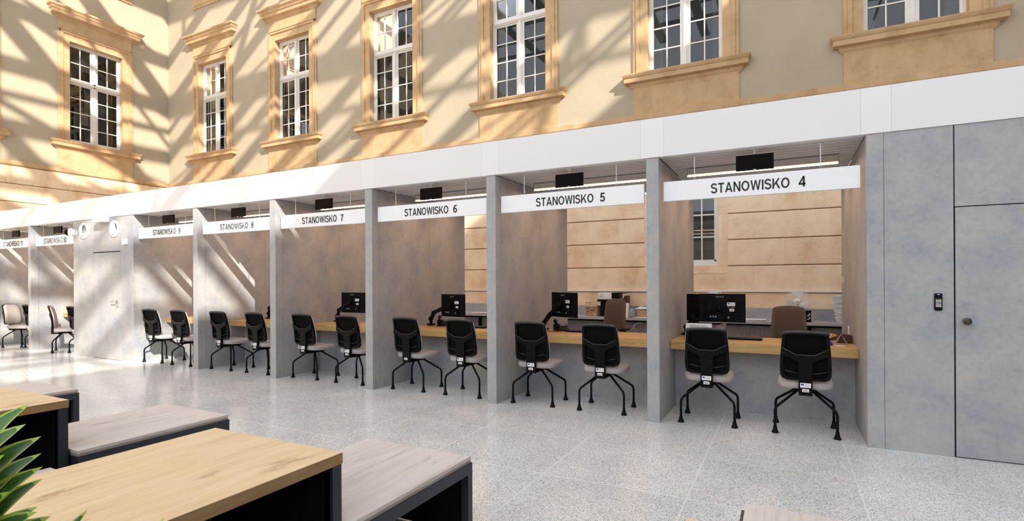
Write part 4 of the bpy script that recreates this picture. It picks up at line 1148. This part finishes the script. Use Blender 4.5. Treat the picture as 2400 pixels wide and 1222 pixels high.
bench(-4.565, -3.738, 'greyed wood topped bench behind the central oak table, second from the left')
bench(-6.790, -5.930, 'greyed wood topped bench farthest left, behind the left oak table')
bench(-.180, .600, 'greyed wood topped bench at the bottom edge, under the right half of the picture')

bench(-3.567, -2.78, 'greyed wood topped bench between the two oak tables, only a sliver showing', 1.42)

# ------------------------------------------------------------------ plant
t = thing('potted_plant', 'variegated green leaved plant in the lower left corner', 'plant', (-1.36, .33, 0), 0)
MB().bbox(-.22, .22, -.30, .30, 0, .70, .01).build('planter', M['planter'], t)
MB().box(-.20, .20, -.28, .28, .701, .712).build('soil', M['soil'], t)
rngp = random.Random(3)
def leaf(mb, p, d, up, L, w):
    d = Vector(d).normalized(); up = Vector(up); r = d.cross(up).normalized(); up = r.cross(d)
    n = 9; vs = []; fs = []; mi = []
    cols = [-1, -.68, 0, .68, 1]
    for i in range(n+1):
        u = i/n
        hw = w*(math.sin(PI*u**.8)**.85 if 0 < u < 1 else 0)*.5
        c = Vector(p)+d*L*u+up*(.10*L*math.sin(u*PI)-.10*L*u*u)
        for q in cols: vs.append(c+r*q*hw+up*abs(q)*hw*.35)
    for i in range(n):
        for j in range(4):
            fs.append((i*5+j, i*5+j+1, i*5+j+6, i*5+j+5)); mi.append(1 if (j in (0, 3) or i == n-1) else 0)
    o = len(mb.v); mb.v += [tuple(v) for v in vs]
    for f_, m_ in zip(fs, mi): mb.f.append([o+k for k in f_]); mb.m.append(m_); mb.sm.append(True)
def sprig(base, top, L, w, leaves):
    """leaves: (height fraction, compass angle, elevation)"""
    base, top = Vector(base), Vector(top); ax = (top-base)
    MB().tube([base, base+ax*.5+Vector((.008,.008,0)), top], [.008,.006,.003], 6).build('stem', M['stem'], t)
    mb = MB()
    for u, a, el in leaves:
        d = Vector((math.cos(a)*math.cos(el), math.sin(a)*math.cos(el), math.sin(el)))
        side = Vector((math.cos(a), math.sin(a), 0))
        leaf(mb, base+ax*u, d, Vector((.35,-.75,.65)), L*rngp.uniform(.88,1.1), w*rngp.uniform(.9,1.1))
    mb.build('foliage', [M['leaf'], M['leafedge']], t)
def whorl(n, e0, e1, lo=.2):
    return [(lo+(1-lo)*k/(n-1), .35+k*2.4+rngp.uniform(-.3,.3), e0+(e1-e0)*k/(n-1)+rngp.uniform(-.1,.1)) for k in range(n)]
# plant-local coordinates (planter stands at -1.36, .33)
sprig((-.135, .150, .71), (-.145, .140, 1.07), .135, .056, whorl(46, .40, 1.0, .08))
sprig((-.17, .08, .71), (-.18, .08, 1.09), .13, .056, whorl(40, .45, 1.05, .08))
sprig((-.045, .225, .71), (-.045, .245, .842), .115, .034, [(.2,2.2,1.0),(.35,4.4,1.0),(.45,.3,1.1),(.3,2.9,1.1),(1,.5,1.15)])
sprig((.17, .25, .71), (.195, .295, .865), .11, .038, [(.3,2.2,1.0),(.5,4.4,1.0),(.7,.3,1.1),(.85,2.9,1.1),(1,.6,1.32)])

# ------------------------------------------------------------------ light
sd = Vector((-1.65, 1.0, -1.13)).normalized()
su = bpy.data.lights.new('sun', 'SUN'); su.energy = 7.7; su.angle = math.radians(.5); su.color = (1.0, .925, .81)
so = bpy.data.objects.new('sun', su); COL.objects.link(so); so.rotation_euler = sd.to_track_quat('-Z', 'Y').to_euler(); so.location = (20, -12, 25)
wd = bpy.data.worlds.new('sky'); SC.world = wd; wd.use_nodes = True
bg = wd.node_tree.nodes['Background']; bg.inputs['Color'].default_value = (.88, .93, 1.0, 1); bg.inputs['Strength'].default_value = 1.95

# ------------------------------------------------------------------ camera (level, lens shifted up a touch)
cam = bpy.data.cameras.new('camera'); co = bpy.data.objects.new('camera', cam); COL.objects.link(co)
F, CX, CY = 1246.49, 1200.15, 658.43
cam.sensor_fit = 'HORIZONTAL'; cam.sensor_width = 36; cam.lens = 36*F/2400
cam.shift_x = (1200-CX)/2400; cam.shift_y = (CY-611)/2400
cam.clip_start = .05; cam.clip_end = 300
th = .4749
fw = Vector((-math.sin(th), math.cos(th), 0)); rt = Vector((math.cos(th), math.sin(th), 0)); up = Vector((0,0,1))
rl = -.0052
r2 = rt*math.cos(rl)+up*math.sin(rl); u2 = up*math.cos(rl)-rt*math.sin(rl)
m = Matrix((r2, u2, -fw)).transposed().to_4x4(); m.translation = (0, 0, 1.45)
co.matrix_world = m
SC.camera = co
vs = SC.view_settings; vs.view_transform = 'Standard'; vs.look = 'None'; vs.exposure = 0.0; vs.gamma = 1.0; vs.use_curve_mapping = False
SC.cycles.max_bounces = 8; SC.cycles.diffuse_bounces = 5; SC.cycles.glossy_bounces = 3; SC.cycles.transparent_max_bounces = 8
SC.cycles.sample_clamp_indirect = 8
